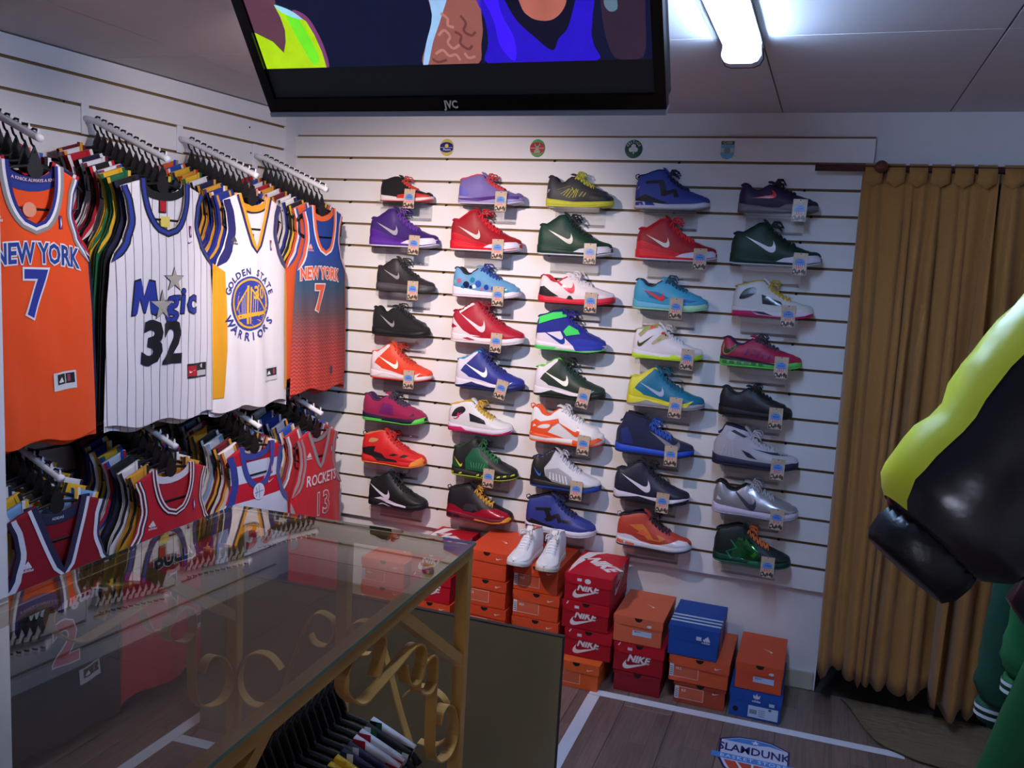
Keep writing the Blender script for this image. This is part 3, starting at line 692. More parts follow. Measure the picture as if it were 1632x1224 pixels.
shoe(13, 'charcoal sneaker with yellow sole and yellow webbed laces', 'low', (58, 58, 62), (198, 196, 60), (206, 204, 66), (200, 196, 64), (40, 40, 44),
     [P_('dark_toe', (36, 36, 40), [(.45, .09), (.55, .15), (.75, .19), (.96, .15), (1, .10), (.7, .08)], 1)] +
     [P_('web_line', (200, 196, 64), [(a, b), (a + .012, b), (a2 + .012, b2), (a2, b2)], 3, fab) for a, b, a2, b2 in ((.18, .24, .37, .30), (.24, .18, .36, .26), (.28, .16, .37, .26), (.32, .14, .40, .25), (.36, .13, .47, .26), (.42, .13, .48, .25), (.46, .14, .50, .25), (.52, .15, .57, .22), (.58, .15, .62, .21), (.44, .20, .40, .28))] + [JMP((220, 220, 222), .055, .21, .035)])
shoe(14, 'royal blue high-top with black straps, under the striped shield emblem', 'mid', (48, 64, 142), (208, 208, 218), (150, 148, 156), (24, 28, 62), (22, 24, 48),
     [*[P_('strap', K, q, 2) for q in ([(.15, .37), (.38, .395), (.39, .35), (.16, .335)], [(.33, .38), (.40, .37), (.45, .19), (.37, .18)], [(.37, .23), (.40, .175), (.57, .24), (.55, .28)], [(.51, .27), (.57, .26), (.61, .17), (.55, .165)])], P_('black_foot', K, [(.02, .13), (.16, .20), (.34, .13), (.46, .10), (.40, .085), (.02, .11)], 1),
      P_('window', (44, 60, 150), [(.03, .05), (.03, .095), (.12, .10), (.15, .055)], 3, gloss), P_('window', (44, 60, 150), [(.17, .055), (.155, .10), (.26, .095), (.30, .055)], 3, gloss), JMP((190, 195, 215), .06, .27, .03)], pull=K)
shoe(15, 'dark purple low sneaker with a red tick and grey sole', 'low', (40, 30, 66), (120, 116, 124), (96, 92, 100), (22, 20, 28), (30, 22, 44), [SWR((226, 58, 74), .33, .20, .30, .48), P_('toe_grey', (126, 122, 130), [(.50, .06), (.60, .115), (.72, .12), (.72, .06)], 2, rubber)])
FX = lambda c: [P_('heel_shell', c, FLEXSHAPE, 1)] + [P_('heel_ridge', tuple(int(v * .78) for v in c), [(.02 + .01 * k, .12 + .03 * k), (.12, .15 + .024 * k), (.34, .10 + .016 * k), (.52, .08 + .006 * k), (.52, .086 + .006 * k), (.34, .108 + .016 * k), (.12, .158 + .024 * k), (.02 + .01 * k, .129 + .03 * k)], 2) for k in range(3)] + [P_('white_toe', (214, 208, 224), TOEWHITE, 2, rubber)]
shoe(21, 'dark purple high-top with violet laces and silver tick', 'hi', (58, 34, 104), (90, 44, 150), (206, 200, 220), (96, 44, 150), (60, 30, 100), FX((84, 38, 146)) + [SWR((168, 160, 172), .30, .235, .34)])
shoe(22, 'crimson high-top with bright red heel between purple and green ones', 'hi', (150, 22, 34), (206, 22, 40), (222, 208, 216), (214, 24, 46), (190, 20, 40), FX((208, 24, 42)) + [SWR((214, 204, 200), .30, .235, .34)])
shoe(23, 'dark green high-top with black laces under the shamrock emblem', 'hi', (22, 58, 44), (20, 50, 38), (206, 206, 218), (18, 32, 28), (18, 36, 30), FX((18, 62, 44)) + [SWR((226, 222, 210), .33, .235, .36)])
shoe(24, 'crimson high-top with bright red heel beside the two dark green ones', 'hi', (156, 24, 36), (220, 34, 48), (206, 206, 222), (226, 38, 48), (200, 24, 40), FX((222, 40, 56)) + [SWR((226, 220, 212), .28, .235, .32)])
shoe(25, 'dark green high-top with white tick nearest the curtain', 'hi', (24, 50, 38), (20, 48, 36), (196, 198, 210), (18, 30, 26), (18, 34, 28), FX((22, 54, 40)) + [SWR((226, 230, 236), .33, .235, .36)])
shoe(31, 'black high-top with grey heel and silver tick', 'hi', (44, 40, 44), (66, 62, 66), (50, 48, 52), (20, 19, 22), (28, 26, 28), [P_('grey_foot', (76, 72, 76), [(0, .06), (.03, .14), (.35, .13), (.6, .12), (1, .12), (1, .05)], 1, rubber), SWR((150, 146, 150), .30, .27, .30)], bows=1)
shoe(32, 'white soled low sneaker printed with blue, teal and pink blossoms', 'low', (96, 150, 190), (226, 214, 222), (222, 212, 220), (36, 62, 140), (30, 26, 40),
     [P_('print_spot', c, ngon(8, r, x, z), 1, gloss) for c, x, z, r in (((22, 32, 70), .24, .17, .05), ((190, 90, 116), .13, .22, .035), ((40, 90, 180), .42, .19, .05), ((120, 190, 200), .06, .20, .03), ((230, 226, 236), .36, .15, .03), ((30, 60, 150), .55, .15, .04), ((36, 120, 160), .33, .24, .04), ((220, 90, 120), .48, .12, .02), ((40, 70, 170), .66, .14, .035), ((214, 224, 236), .78, .13, .04), ((60, 150, 170), .86, .12, .03), ((24, 30, 60), .31, .14, .025), ((150, 150, 160), .22, .25, .02), ((230, 110, 140), .60, .11, .015), ((20, 110, 170), .19, .13, .03))] +
     [P_('white_foot', (228, 216, 224), [(0, .03), (0, .15), (.10, .13), (.40, .085), (.7, .075), (1, .09), (1, .04)], 2, rubber)], solez=(.13, .09, .085))
shoe(33, 'white low sneaker with red sole, red tick and black heel', 'low', (226, 214, 216), (206, 34, 58), (196, 28, 50), (226, 216, 220), (190, 40, 50),
     [P_('black_heel', (30, 28, 32), [(.01, .10), (.04, .20), (.10, .21), (.20, .14), (.30, .085), (.15, .08)], 1), SWR((226, 70, 92), .33, .23, .36, -.15), P_('black_arch', (30, 28, 32), [(.40, .06), (.43, .105), (.46, .105), (.50, .06)], 2), P_('sole_stripe', (206, 30, 56), [(0, .02), (0, .085), (.3, .06), (.6, .055), (.85, .085), (1, .12), (1, .06), (.8, .03), (.5, .01)], 3, rubber)], solez=(.09, .06, .08))
shoe(34, 'teal low sneaker with a red tick and pale green sole', 'low', (62, 158, 196), (112, 182, 206), (160, 214, 176), (26, 84, 110), (40, 60, 76),
     [P_('dark_side', (32, 100, 150), [(.16, .25), (.34, .24), (.50, .17), (.40, .13), (.24, .16)], 1), P_('dark_side', (28, 92, 150), [(.55, .125), (.70, .165), (.88, .15), (.8, .125)], 1), SWR((230, 58, 66), .28, .20, .32), P_('green_toe', (158, 212, 172), [(.55, .04), (.72, .08), (.9, .10), (1, .13), (1, .06), (.8, .02)], 2, rubber)] +
     [P_('ridge', (84, 178, 214), [(0, .07 + .03 * k), (.25, .07 + .02 * k), (.25, .075 + .02 * k), (0, .08 + .03 * k)], 2) for k in range(3)])
WC = lambda jm: [P_('black_window', (36, 36, 42), [(.09, .22), (.14, .33), (.25, .375), (.30, .32), (.20, .24)], 2, gloss, True), P_('black_window', (34, 36, 46), [(.36, .29), (.38, .17), (.64, .155), (.60, .21)], 2, gloss), P_('crimson_sole', (190, 30, 86), [(0, .025), (.02, .07), (.25, .075), (.32, .03), (.7, .012), (.9, .05), (1, .09), (1, .05), (.85, .01), (.2, .0)], 3, rubber)] + ([JMP((206, 40, 96), .19, .215, .075)] if jm else [P_('black_arch', (30, 24, 34), [(.25, .075), (.40, .07), (.52, .03), (.35, .045)], 4, rubber)])
shoe(35, 'white sneaker with black windows and long yellow laces near the curtain', 'mid', (216, 214, 210), (222, 210, 222), (186, 28, 84), (206, 168, 54), (206, 170, 60), WC(False))
shoe(41, 'plain black low sneaker with a small silver tick', 'low', (24, 23, 26), (26, 25, 28), (30, 29, 32), (18, 18, 20), (20, 20, 22), [SWR((146, 146, 152), .30, .23, .30, -.25)], upm=fab)
shoe(42, 'red high-top with a white tick and white sole', 'hi', (166, 22, 46), (226, 212, 216), (218, 206, 210), (150, 22, 44), (120, 20, 36),
     [P_('white_heel', (226, 212, 216), [(0, .10), (.01, .20), (.05, .32), (.10, .26), (.20, .16), (.30, .11), (.45, .095), (.2, .08)], 1), P_('white_collar', (226, 216, 220), [(.12, .40), (.20, .47), (.30, .53), (.34, .50), (.25, .45), (.14, .37)], 2), SWR((228, 216, 220), .32, .26, .40, -.2), P_('red_heel_patch', (176, 22, 48), [(.02, .19), (.03, .25), (.12, .20), (.06, .18)], 2), P_('red_arch', (170, 22, 46), [(.20, .06), (.27, .075), (.38, .045), (.30, .04)], 3, rubber)])
shoe(43, 'blue and white sneaker with two bright green straps', 'mid', (34, 40, 130), (226, 212, 224), (80, 196, 100), (38, 40, 140), (26, 28, 90),
     [P_('white_side', (226, 214, 226), [(0, .08), (.04, .22), (.20, .24), (.38, .27), (.42, .20), (.55, .10), (.64, .03), (.3, .06)], 1), SWR((34, 64, 150), .28, .18, .36, -.12), P_('green_strap', (66, 214, 96), [(.06, .35), (.06, .45), (.25, .52), (.42, .54), (.44, .47), (.25, .42)], 4, fab), P_('green_strap', (62, 206, 92), [(.42, .27), (.49, .36), (.62, .30), (.66, .25), (.55, .23), (.47, .21)], 4, fab),
      P_('blue_toe', (40, 52, 158), [(.62, .02), (.52, .15), (.66, .19), (.85, .18), (1, .13), (1, .06)], 2, fab), P_('green_sole', (84, 206, 104), [(0, .03), (0, .06), (.2, .055), (.34, .05), (.3, .02), (.1, .01)], 3, rubber)], bows=1, upm=fab)
shoe(44, 'white high-top with a leafy collar print and neon green sole', 'mid', (226, 220, 228), (222, 218, 226), (190, 226, 50), (216, 214, 220), (160, 170, 90),
     [P_('print', (176, 150, 110), [(.08, .34), (.20, .46), (.34, .50), (.36, .45), (.22, .40), (.12, .30)], 1), P_('print_red', (206, 56, 50), [(.24, .42), (.32, .46), (.34, .50), (.26, .47)], 2), P_('print_green', (120, 160, 70), [(.11, .34), (.20, .42), (.22, .46), (.14, .41)], 2), P_('print', (188, 168, 130), [(.28, .22), (.38, .33), (.46, .42), (.52, .38), (.54, .32), (.42, .27), (.30, .20)], 1), P_('print_red', (196, 40, 44), [(.40, .37), (.45, .42), (.48, .39), (.44, .35)], 3), P_('print_black', (26, 24, 26), [(.46, .38), (.51, .39), (.51, .34), (.46, .34)], 3),
      P_('print_green', (126, 164, 72), [(.34, .26), (.42, .31), (.40, .27)], 3), SWL((70, 78, 30), .20, .25, .26, .35), P_('neon_sole', (192, 228, 54), [(0, .02), (0, .075), (.2, .05), (.45, .045), (.55, .05), (.6, .09), (.72, .06), (.85, .07), (1, .12), (1, .05), (.8, .01)], 3, rubber)])
LB = lambda: [P_('dark_band', (46, 28, 52), [(0, .085), (.01, .13), (.25, .125), (.5, .09), (.75, .07), (.75, .05), (.4, .07)], 2, rubber)]
shoe(45, 'magenta low sneaker with a patterned dark tick and green air sole', 'low', (168, 30, 66), (96, 190, 90), (104, 206, 88), (66, 62, 70), (60, 30, 66),
     LB() + [SWL((60, 70, 40), .20, .26, .34, .32), P_('tick_rim', (196, 176, 90), swoosh(.20, .265, .37, False, .32, 1.25), 2, gloss)] + [P_('purple_flash', (92, 36, 110), [(.30 + .07 * k, .15 - .008 * k), (.35 + .07 * k, .24 - .012 * k), (.36 + .07 * k, .24 - .012 * k), (.33 + .07 * k, .15 - .008 * k)], 1) for k in range(5)] +
     [P_('air_bubble', (60, 110, 60), [(.04 + .09 * k, .035), (.04 + .09 * k, .07), (.10 + .09 * k, .068), (.10 + .09 * k, .033)], 3, gloss) for k in range(6)])
shoe(51, 'orange high-top with white heel and tick whitened by painted glow', 'hi', (222, 68, 40), (222, 208, 210), (206, 60, 40), (190, 52, 36), (214, 84, 44), HYPER2((222, 68, 40), (226, 212, 216)) + [SWR((255, 250, 236), .33, .255, .36)], solez=(.12, .09, .075))  # near-white tick colour stands in for the glow of reflective film
shoe(52, 'blue high-top with white heel and tick whitened by painted glow', 'hi', (40, 48, 132), (32, 36, 92), (30, 34, 86), (34, 40, 104), (60, 150, 196), HYPER2((40, 48, 132), (218, 210, 224)) + [SWR((255, 252, 240), .33, .255, .36)], solez=(.12, .09, .075))  # reflective glow of the tick is put into its colour
shoe(53, 'dark green high-top with white heel and neon green lining', 'hi', (34, 50, 40), (26, 36, 30), (24, 34, 28), (22, 46, 36), (110, 206, 64), HYPER2((34, 50, 40), (222, 214, 222)) + [SWR((255, 252, 236), .33, .255, .38)], solez=(.12, .09, .075))  # tick colour brightened to imitate its reflective glow
shoe(54, 'teal high-top with yellow heel and yellow sole', 'hi', (24, 108, 140), (150, 144, 152), (150, 146, 150), (20, 90, 116), (200, 190, 60), HYPER2((24, 108, 140), (206, 200, 52)) + [SWR((170, 178, 206), .33, .235, .34)], solez=(.12, .09, .075))
shoe(55, 'black low sneaker with a peaked tongue and black sole', 'low', (30, 27, 31), (30, 26, 30), (24, 22, 26), (18, 17, 20), (36, 32, 36), [P_('sole_line', (58, 50, 52), [(.0, .10), (.3, .09), (.3, .085), (0, .092)], 2)], solez=(.12, .09, .09))
shoe(61, 'magenta low sneaker with navy laces and green sole tips', 'low', (146, 28, 74), (34, 26, 52), (88, 200, 78), (46, 52, 72), (60, 30, 70),
     [P_('side_patch', (110, 30, 96), [(.30, .12), (.36, .28), (.52, .26), (.55, .12)], 1)] + [P_('green_heel', (96, 206, 84), [(0, .02), (.0, .05), (.36, .04), (.36, .015)], 2, rubber), P_('green_toe', (104, 212, 84), [(.84, .03), (.90, .09), (1, .125), (1, .07)], 2, rubber), P_('logo_spot', (40, 24, 44), [(.80, .135), (.86, .175), (.885, .14)], 2)], upm=fab)  # purple patch across the middle of the side
shoe(62, 'white sneaker with black windows and a pink leaping figure', 'mid', (218, 214, 216), (214, 204, 222), (180, 28, 86), (206, 164, 46), (200, 164, 60), WC(True))
shoe(63, 'orange and white sneaker with a pointed heel', 'low', (224, 220, 222), (226, 216, 218), (226, 84, 40), (220, 216, 220), (226, 90, 46),
     [P_('orange_cage', (228, 82, 38), [(.0, .08), (.03, .24), (.10, .30), (.17, .27), (.30, .30), (.40, .33), (.42, .28), (.33, .22), (.27, .14), (.50, .085), (.25, .065)], 1), P_('white_eye', (226, 220, 222), [(.13, .19), (.20, .235), (.30, .24), (.26, .19)], 2, leather, True), P_('white_eye', (226, 220, 222), [(.06, .19), (.08, .235), (.115, .21)], 2), SWR((226, 80, 40), .54, .21, .34, -.1), P_('orange_toe', (226, 84, 40), [(.62, .02), (.62, .08), (.70, .08), (.80, .075), (.95, .14), (1, .11), (.85, .03)], 3, rubber)], pull=(226, 84, 40))
shoe(64, 'navy sock-collar sneaker with bright blue sole', 'rev', (30, 34, 62), (32, 74, 190), (20, 30, 80), (40, 86, 190), (26, 28, 50), [SWR((120, 118, 130), .64, .20, .42, -.12, leather), P_('panel', (34, 44, 104), [(.10, .12), (.08, .30), (.16, .34), (.22, .24), (.25, .12)], 1)], solez=(.10, .085, .085), upm=fab)
shoe(65, 'pale grey sock-collar sneaker with navy sole', 'rev', (186, 180, 188), (40, 40, 66), (36, 36, 60), (196, 192, 198), (36, 36, 60),
     [P_('dark_dart', (44, 44, 66), [(.34, .21), (.44, .18), (.54, .11), (.42, .13)], 2), P_('dark_dart', (44, 44, 66), [(.47, .235), (.66, .215), (.84, .21), (.88, .185), (.7, .19)], 2), P_('collar_edge', (40, 40, 60), [(.20, .42), (.24, .44), (.40, .37), (.36, .355)], 2), P_('heel_round', (200, 194, 202), ngon(18, .055, .21, .37), 1)] + [P_('rib', (206, 200, 208), [(.10 + .05 * k, .13), (.16 + .02 * k, .31), (.165 + .02 * k, .31), (.11 + .05 * k, .13)], 1) for k in range(4)], solez=(.11, .085, .09))
shoe(71, 'red sneaker with black swirls and an orange toe sole', 'mid', (206, 36, 38), (206, 40, 40), (226, 130, 60), (196, 34, 38), (220, 120, 70),
     [P_('black_flame', (34, 24, 28), [(.02, .20), (.14, .24), (.26, .26), (.24, .18), (.36, .16), (.42, .10), (.60, .095), (.64, .07), (.45, .055), (.30, .05), (.20, .11), (.03, .14)], 1), P_('black_slit', (34, 24, 28), [(.48, .15), (.56, .185), (.64, .18), (.56, .15)], 2), P_('black_slit', (34, 24, 28), [(.66, .15), (.72, .19), (.80, .18), (.74, .15)], 2), P_('orange_toe', (228, 138, 56), [(.82, .03), (.86, .10), (.97, .165), (1, .13), (1, .07)], 2, rubber), P_('tan_eye', (196, 140, 90), [(.15, .31), (.18, .37), (.30, .365), (.25, .32)], 2, leather, True)], pull=K)
shoe(72, 'black and green sneaker with a yellow tick on the heel', 'hi', (28, 30, 30), (30, 34, 30), (150, 170, 40), (36, 110, 62), (40, 70, 40),
     [P_('green_side', (22, 88, 56), [(.25, .10), (.24, .26), (.34, .42), (.42, .44), (.48, .32), (.58, .26), (.62, .16), (.52, .10)], 1), P_('green_heel', (24, 80, 50), [(.02, .13), (.06, .27), (.10, .20), (.18, .12)], 1), SWR((206, 206, 60), .12, .205, .18, -.5)] + [P_('rib', (96, 150, 110), [(.34 + .035 * k, .14), (.32 + .045 * k, .22), (.328 + .045 * k, .22), (.348 + .035 * k, .14)], 2) for k in range(6)] +
     [P_('yellow_fleck', (196, 200, 50), [(x, z), (x + .05, z + .012), (x + .045, z + .035), (x + .01, z + .02)], 3, rubber) for x, z in ((.02, .03), (.15, .03), (.42, .03), (.5, .03), (.75, .05), (.84, .07), (.94, .09), (.66, .035))])
shoe(73, 'white and black sneaker with a blue tick on the heel', 'hi', (206, 204, 212), (34, 34, 42), (36, 66, 150), (196, 198, 214), (40, 40, 70),
     [P_('black_back', (30, 28, 32), [(0, .05), (.01, .25), (.06, .41), (.15, .42), (.30, .53), (.36, .54), (.30, .40), (.22, .28), (.24, .18), (.34, .10), (.66, .055), (.3, .04)], 1), SWR((52, 116, 206), .11, .22, .16, -.5), P_('grey_wing', (160, 160, 168), [(.24, .16), (.24, .26), (.42, .30), (.62, .20), (.66, .09), (.5, .08), (.34, .11)], 1)] + [P_('rib', (226, 224, 230), [(.30 + .05 * k, .13 - .008 * k), (.30 + .045 * k, .23 - .006 * k), (.315 + .045 * k, .23 - .006 * k), (.325 + .05 * k, .13 - .008 * k)], 2) for k in range(6)] + [P_('blue_sole', (38, 72, 160), [(0, .01), (0, .035), (.4, .03), (.75, .035), (1, .12), (1, .07), (.8, .01)], 3, rubber)])
shoe(74, 'navy high-top with a white tick and white wedge sole', 'hi', (34, 34, 52), (206, 198, 214), (26, 26, 38), (24, 24, 38), (34, 34, 50), [SWR((226, 222, 236), .30, .235, .42, -.12), P_('dark_sole', (28, 28, 42), [(.0, .0), (.12, .035), (.35, .07), (.60, .035), (.78, .035), (1, .10), (1, .04), (.7, .0)], 2, rubber), P_('white_flash', (220, 214, 226), [(.70, .04), (.74, .075), (.89, .10), (.82, .045)], 3)])
shoe(75, 'silver low sneaker with a dark hooked tick', 'low', (160, 154, 158), (208, 196, 218), (180, 172, 190), (176, 174, 180), (24, 22, 26), [SWR((60, 66, 78), .34, .22, .40, -.38), P_('silver_panel', (196, 194, 204), [(.50, .10), (.46, .24), (.40, .30), (.50, .32), (.60, .20), (.80, .16), (.97, .14), (.9, .10)], 1, lambda c: mat(c, 0.28, 0.6)), P_('heel_logo', (214, 206, 216), [(.05, .17), (.06, .22), (.11, .18), (.10, .165)], 2)], upm=lambda c: mat(c, 0.35, 0.4))
shoe(81, 'black high-top with a big white tick and white arch', 'hi', (26, 25, 28), (24, 23, 26), (22, 21, 24), (20, 20, 22), (22, 22, 24), [SWR((222, 214, 226), .22, .235, .40, -.2), P_('white_arch', (214, 204, 220), [(.14, .12), (.26, .155), (.40, .12), (.55, .085), (.72, .075), (.72, .05), (.5, .05), (.36, .075), (.26, .11)], 2), P_('white_arch', (200, 192, 208), [(.2, .02), (.28, .06), (.34, .055), (.44, .02), (.42, .015), (.33, .045), (.29, .048)], 3, rubber)])
shoe(82, 'maroon and black sneaker with yellow laces and yellow toe sole', 'mid', (30, 26, 30), (110, 18, 40), (120, 26, 40), (206, 150, 50), (24, 22, 26),
     [P_('maroon_foot', (150, 20, 44), [(0, .09), (.02, .20), (.14, .21), (.30, .13), (.45, .12), (.60, .20), (.78, .22), (.93, .18), (1, .12), (.6, .08)], 1, gloss), P_('yellow_sole', (214, 150, 50), [(.46, .02), (.48, .045), (.75, .035), (.88, .06), (.97, .13), (1, .11), (1, .06), (.8, .01)], 3, rubber), P_('window', (40, 30, 40), [(.04, .04), (.05, .085), (.13, .075), (.12, .035)], 3, gloss), P_('window', (40, 30, 40), [(.14, .035), (.15, .075), (.25, .06), (.24, .03)], 3, gloss), P_('black_cage', (52, 46, 52), [(.28, .14), (.32, .24), (.48, .25), (.54, .15), (.46, .17), (.40, .13)], 2)], pull=K)
shoe(83, 'blue high-top with black cross straps behind the white sneakers', 'mid', (46, 56, 130), (208, 206, 220), (200, 200, 214), (26, 32, 84), (24, 24, 40),
     [*[P_('strap', K, q, 2) for q in ([(.16, .34), (.38, .365), (.39, .325), (.17, .305)], [(.28, .35), (.35, .35), (.42, .19), (.35, .17)], [(.30, .20), (.33, .16), (.52, .26), (.49, .30)], [(.46, .28), (.51, .28), (.56, .19), (.50, .17)], [(.55, .22), (.57, .18), (.70, .20), (.68, .225)])], P_('black_foot', K, [(.04, .12), (.12, .18), (.30, .13), (.45, .10), (.40, .085)], 1), P_('window', (40, 52, 140), [(.03, .045), (.03, .09), (.15, .085), (.16, .045)], 3, gloss)], pull=K)
shoe(84, 'orange mesh high-top with white sole and dark laces', 'mid', (176, 60, 44), (212, 210, 222), (40, 36, 60), (36, 30, 56), (30, 26, 44),
     [P_('strap_mesh', (206, 122, 60), [(.18, .30), (.36, .33), (.42, .27), (.52, .15), (.60, .15), (.55, .22), (.62, .20), (.68, .18), (.60, .13), (.44, .13), (.34, .22)], 2, gloss), P_('strap_mesh', (214, 96, 70), [(.28, .20), (.36, .26), (.46, .20), (.38, .17)], 3, gloss), P_('white_foot', (216, 216, 226), [(0, .09), (.02, .155), (.14, .17), (.22, .16), (.34, .10), (.5, .08), (.60, .09), (.72, .13), (.84, .18), (.95, .165), (1, .11), (.5, .05)], 1, gloss), P_('window', (222, 96, 56), [(.02, .045), (.03, .09), (.12, .075), (.12, .04)], 3, gloss), P_('window', (222, 96, 56), [(.14, .04), (.15, .07), (.27, .055), (.26, .03)], 3, gloss)], pull=(150, 150, 160))
shoe(85, 'glossy green sneaker with orange laces on the lowest row', 'mid', (22, 34, 32), (16, 60, 46), (18, 104, 70), (216, 110, 46), (20, 22, 24),
     [P_('shiny_shell', (22, 100, 48), [(.24, .10), (.26, .22), (.32, .36), (.46, .36), (.58, .24), (.64, .12), (.5, .06), (.36, .08)], 1, lambda c: mat(c, 0.12, 0.7, coat=0.6)), P_('bright_line', (26, 130, 86), [(.17, .15), (.30, .22), (.22, .31), (.235, .32), (.32, .22), (.20, .15), (.26, .07), (.245, .06)], 2), P_('green_sole', (20, 110, 76), [(.46, .02), (.48, .07), (.58, .075), (.66, .03), (.6, .0)], 3, rubber), P_('bright_flash', (80, 190, 60), [(.50, .14), (.55, .20), (.58, .17), (.54, .11)], 2, lambda c: mat(c, 0.1, 0.8))])

GEO = {  # column x of the heel, length, height
11:(.522,.258,.110),12:(.912,.301,.127),13:(1.321,.292,.130),14:(1.705,.306,.159),15:(2.124,.302,.114),21:(.476,.340,.170),22:(.883,.332,.178),23:(1.294,.328,.169),24:(1.725,.329,.170),25:(2.110,.345,.166),
31:(.518,.290,.150),32:(.905,.316,.130),33:(1.312,.335,.118),34:(1.729,.309,.125),35:(2.135,.312,.143),41:(.504,.289,.132),42:(.908,.345,.185),43:(1.310,.313,.172),44:(1.742,.292,.140),45:(2.105,.317,.116),
51:(.503,.311,.164),52:(.939,.326,.168),53:(1.316,.318,.168),54:(1.734,.322,.162),55:(2.117,.287,.118),61:(.470,.325,.126),62:(.913,.310,.141),63:(1.309,.336,.155),64:(1.698,.331,.170),65:(2.109,.337,.165),
71:(.473,.326,.156),72:(.942,.316,.172),73:(1.324,.320,.171),74:(1.705,.324,.167),75:(2.126,.339,.130),81:(.516,.302,.162),82:(.926,.321,.159),83:(1.313,.322,.170),84:(1.732,.321,.152),85:(2.146,.308,.158)}
CARDS = {11:.66,12:.73,21:.73,22:.74,23:.76,24:.83,25:.78,15:.78,31:.73,32:.75,33:.74,34:.61,35:.71,42:.68,44:.81,45:.77,51:.72,52:.71,53:.73,54:.66,55:.80,63:.77,64:.75,65:.78,73:.71,74:.68,75:.77,72:.63,85:.73}
ACR = clear('acrylic', (0.965, 0.97, 0.975), 0.12, 1.45, 0.06)
def shelf_mesh(w):
    a = box(0, w, -0.128, -0.0125, -0.0045, -0.0005); lip = box(0, w, -0.132, -0.128, -0.022, -0.0005)
    back = box(0, w, -0.0165, -0.0125, -0.078, -0.0045); hook = box(0, w, -0.0125, -0.0015, -0.0045, -0.0015)
    bar = tube([(0.004, -0.0195, -0.072), (w - 0.004, -0.0195, -0.072)], 0.0055, 8)
    return a, lip, back, hook, bar
sm = shelf_mesh(0.225); shp = None
TAGP = None
rows_w = ['top', 'second', 'third', 'fourth', 'fifth', 'sixth', 'seventh', 'lowest']
for key in sorted(GEO):
    r, c = divmod(key, 10); x0, L, H = GEO[key]
    zz = B0 + SL * (17 - 2 * r) - 0.0045
    lab, kind, up, mid, outc, lace, lin, pats, kw = SN[key]
    build_shoe('sneaker', lab, 'shoe', (x0, -0.0725, zz), L, H, kind, up, mid, outc, lace, lin, pats, group='sneakers on the wall shelves', **kw)
    s = thing('acrylic_shelf', 'clear shelf under the ' + lab, 'shelf', (x0 + L * 0.5 - 0.1125 - 0.01, 0, zz), group='clear shelves on the shoe wall')
    if shp is None:
        shp = [obj('plate', sm[0], ACR, s), obj('front_lip', sm[1], ACR, s), obj('back_plate', sm[2], ACR, s), obj('hook', sm[3], ACR, s), obj('bottom_bar', sm[4], ACR, s, smooth=True)]
    else:
        for q in shp: inst(q.name.split('.')[0], q, s)
    if key in CARDS:
        t = thing('price_card', 'price card by the ' + lab, 'price card', (x0 + L * CARDS[key], -0.1375, zz - 0.030), (RD(-3), RD({52: 12, 53: 10}.get(key, random.uniform(-1, 3))), 0), group='price cards on the shoe wall')
        if TAGP is None:
            sh = [(-.018, .068), (-.009, .074), (.0, .075), (.009, .074), (.018, .068), (.019, .050), (-.019, .050)]
            Z = lambda q: ([(x, q, z) for x, z in []], [])
            TAGP = [obj('card', box(-.0265, .0265, -0.0006, 0.0006, 0, .085), mat((186, 164, 142), 0.3, var=.35, scale=45), t)]
            TAGP.append(obj('blue_shield', flat(poly2([(x, z - .012) for x, z in sh]), -0.0008), mat((92, 140, 206), 0.3), t))
            TAGP.append(obj('shield_letters', flat(join(poly2([(-.012, .047), (.012, .047), (.012, .051), (-.012, .051)]), poly2([(-.006, .056), (.006, .056), (.004, .059), (-.004, .059)])), -0.0010), mat((60, 90, 170), 0.3), t))
            TAGP.append(obj('red_stripes', flat(join(*[poly2([(-.013 + .0072 * k, .039), (-.009 + .0072 * k, .039), (-.0075 + .0055 * k, .024), (-.0105 + .0055 * k, .024)]) for k in range(4)]), -0.0008), mat((206, 84, 70), 0.3), t))
            TAGP.append(obj('white_field', flat(poly2([(-.016, .039), (.016, .039), (.009, .022), (-.009, .022)]), -0.0007), mat((214, 196, 190), 0.3), t))
            TAGP.append(obj('dark_print', flat(poly2([(-.025, .002), (-.024, .018), (-.018, .024), (-.012, .020), (-.009, .012), (-.005, .012), (-.002, .020), (.003, .022), (.006, .012), (.010, .020), (.016, .024), (.020, .016), (.024, .020), (.025, .004), (.018, .002), (.014, .010), (.008, .002), (.002, .010), (-.004, .002), (-.014, .008), (-.018, .002)]), -0.0009), mat((74, 58, 52), 0.3), t))
            TAGP.append(obj('light_print', flat(join(poly2([(-.022, .014), (-.017, .017), (-.015, .010), (-.02, .008)]), poly2([(.004, .002), (.008, .012), (.011, .006)]), poly2([(-.010, .022), (-.006, .014), (-.004, .024)])), -0.0010), mat((220, 206, 190), 0.3), t))
            TAGP.append(obj('hole', flat(poly2(ngon(10, .0022, 0, .0805)), -0.0009), DARK, t))
        else:
            for q in TAGP: inst(q.name.split('.')[0], q, t)
# the white pair standing on the shoe boxes
for i, (x, y, rz, lb) in enumerate(((1.400, -0.16, -93, 'white laced sneaker with an orange lining, standing on the shoe boxes'), (1.500, -0.165, -86, 'white sneaker with a cream toe, standing on the shoe boxes'))):
    build_shoe('sneaker', lb, 'shoe', (x, y, 0.4605), 0.275, 0.128, 'cup', (226, 226, 232), (222, 224, 232) if i == 0 else (214, 208, 190), (206, 200, 190), (230, 230, 236), (190, 84, 44) if i == 0 else (220, 218, 222), [SWR((30, 34, 60), .36, .22, .34)], rot=(0, 0, RD(rz)), group='white sneakers on the boxes', tongue=(226, 222, 226))

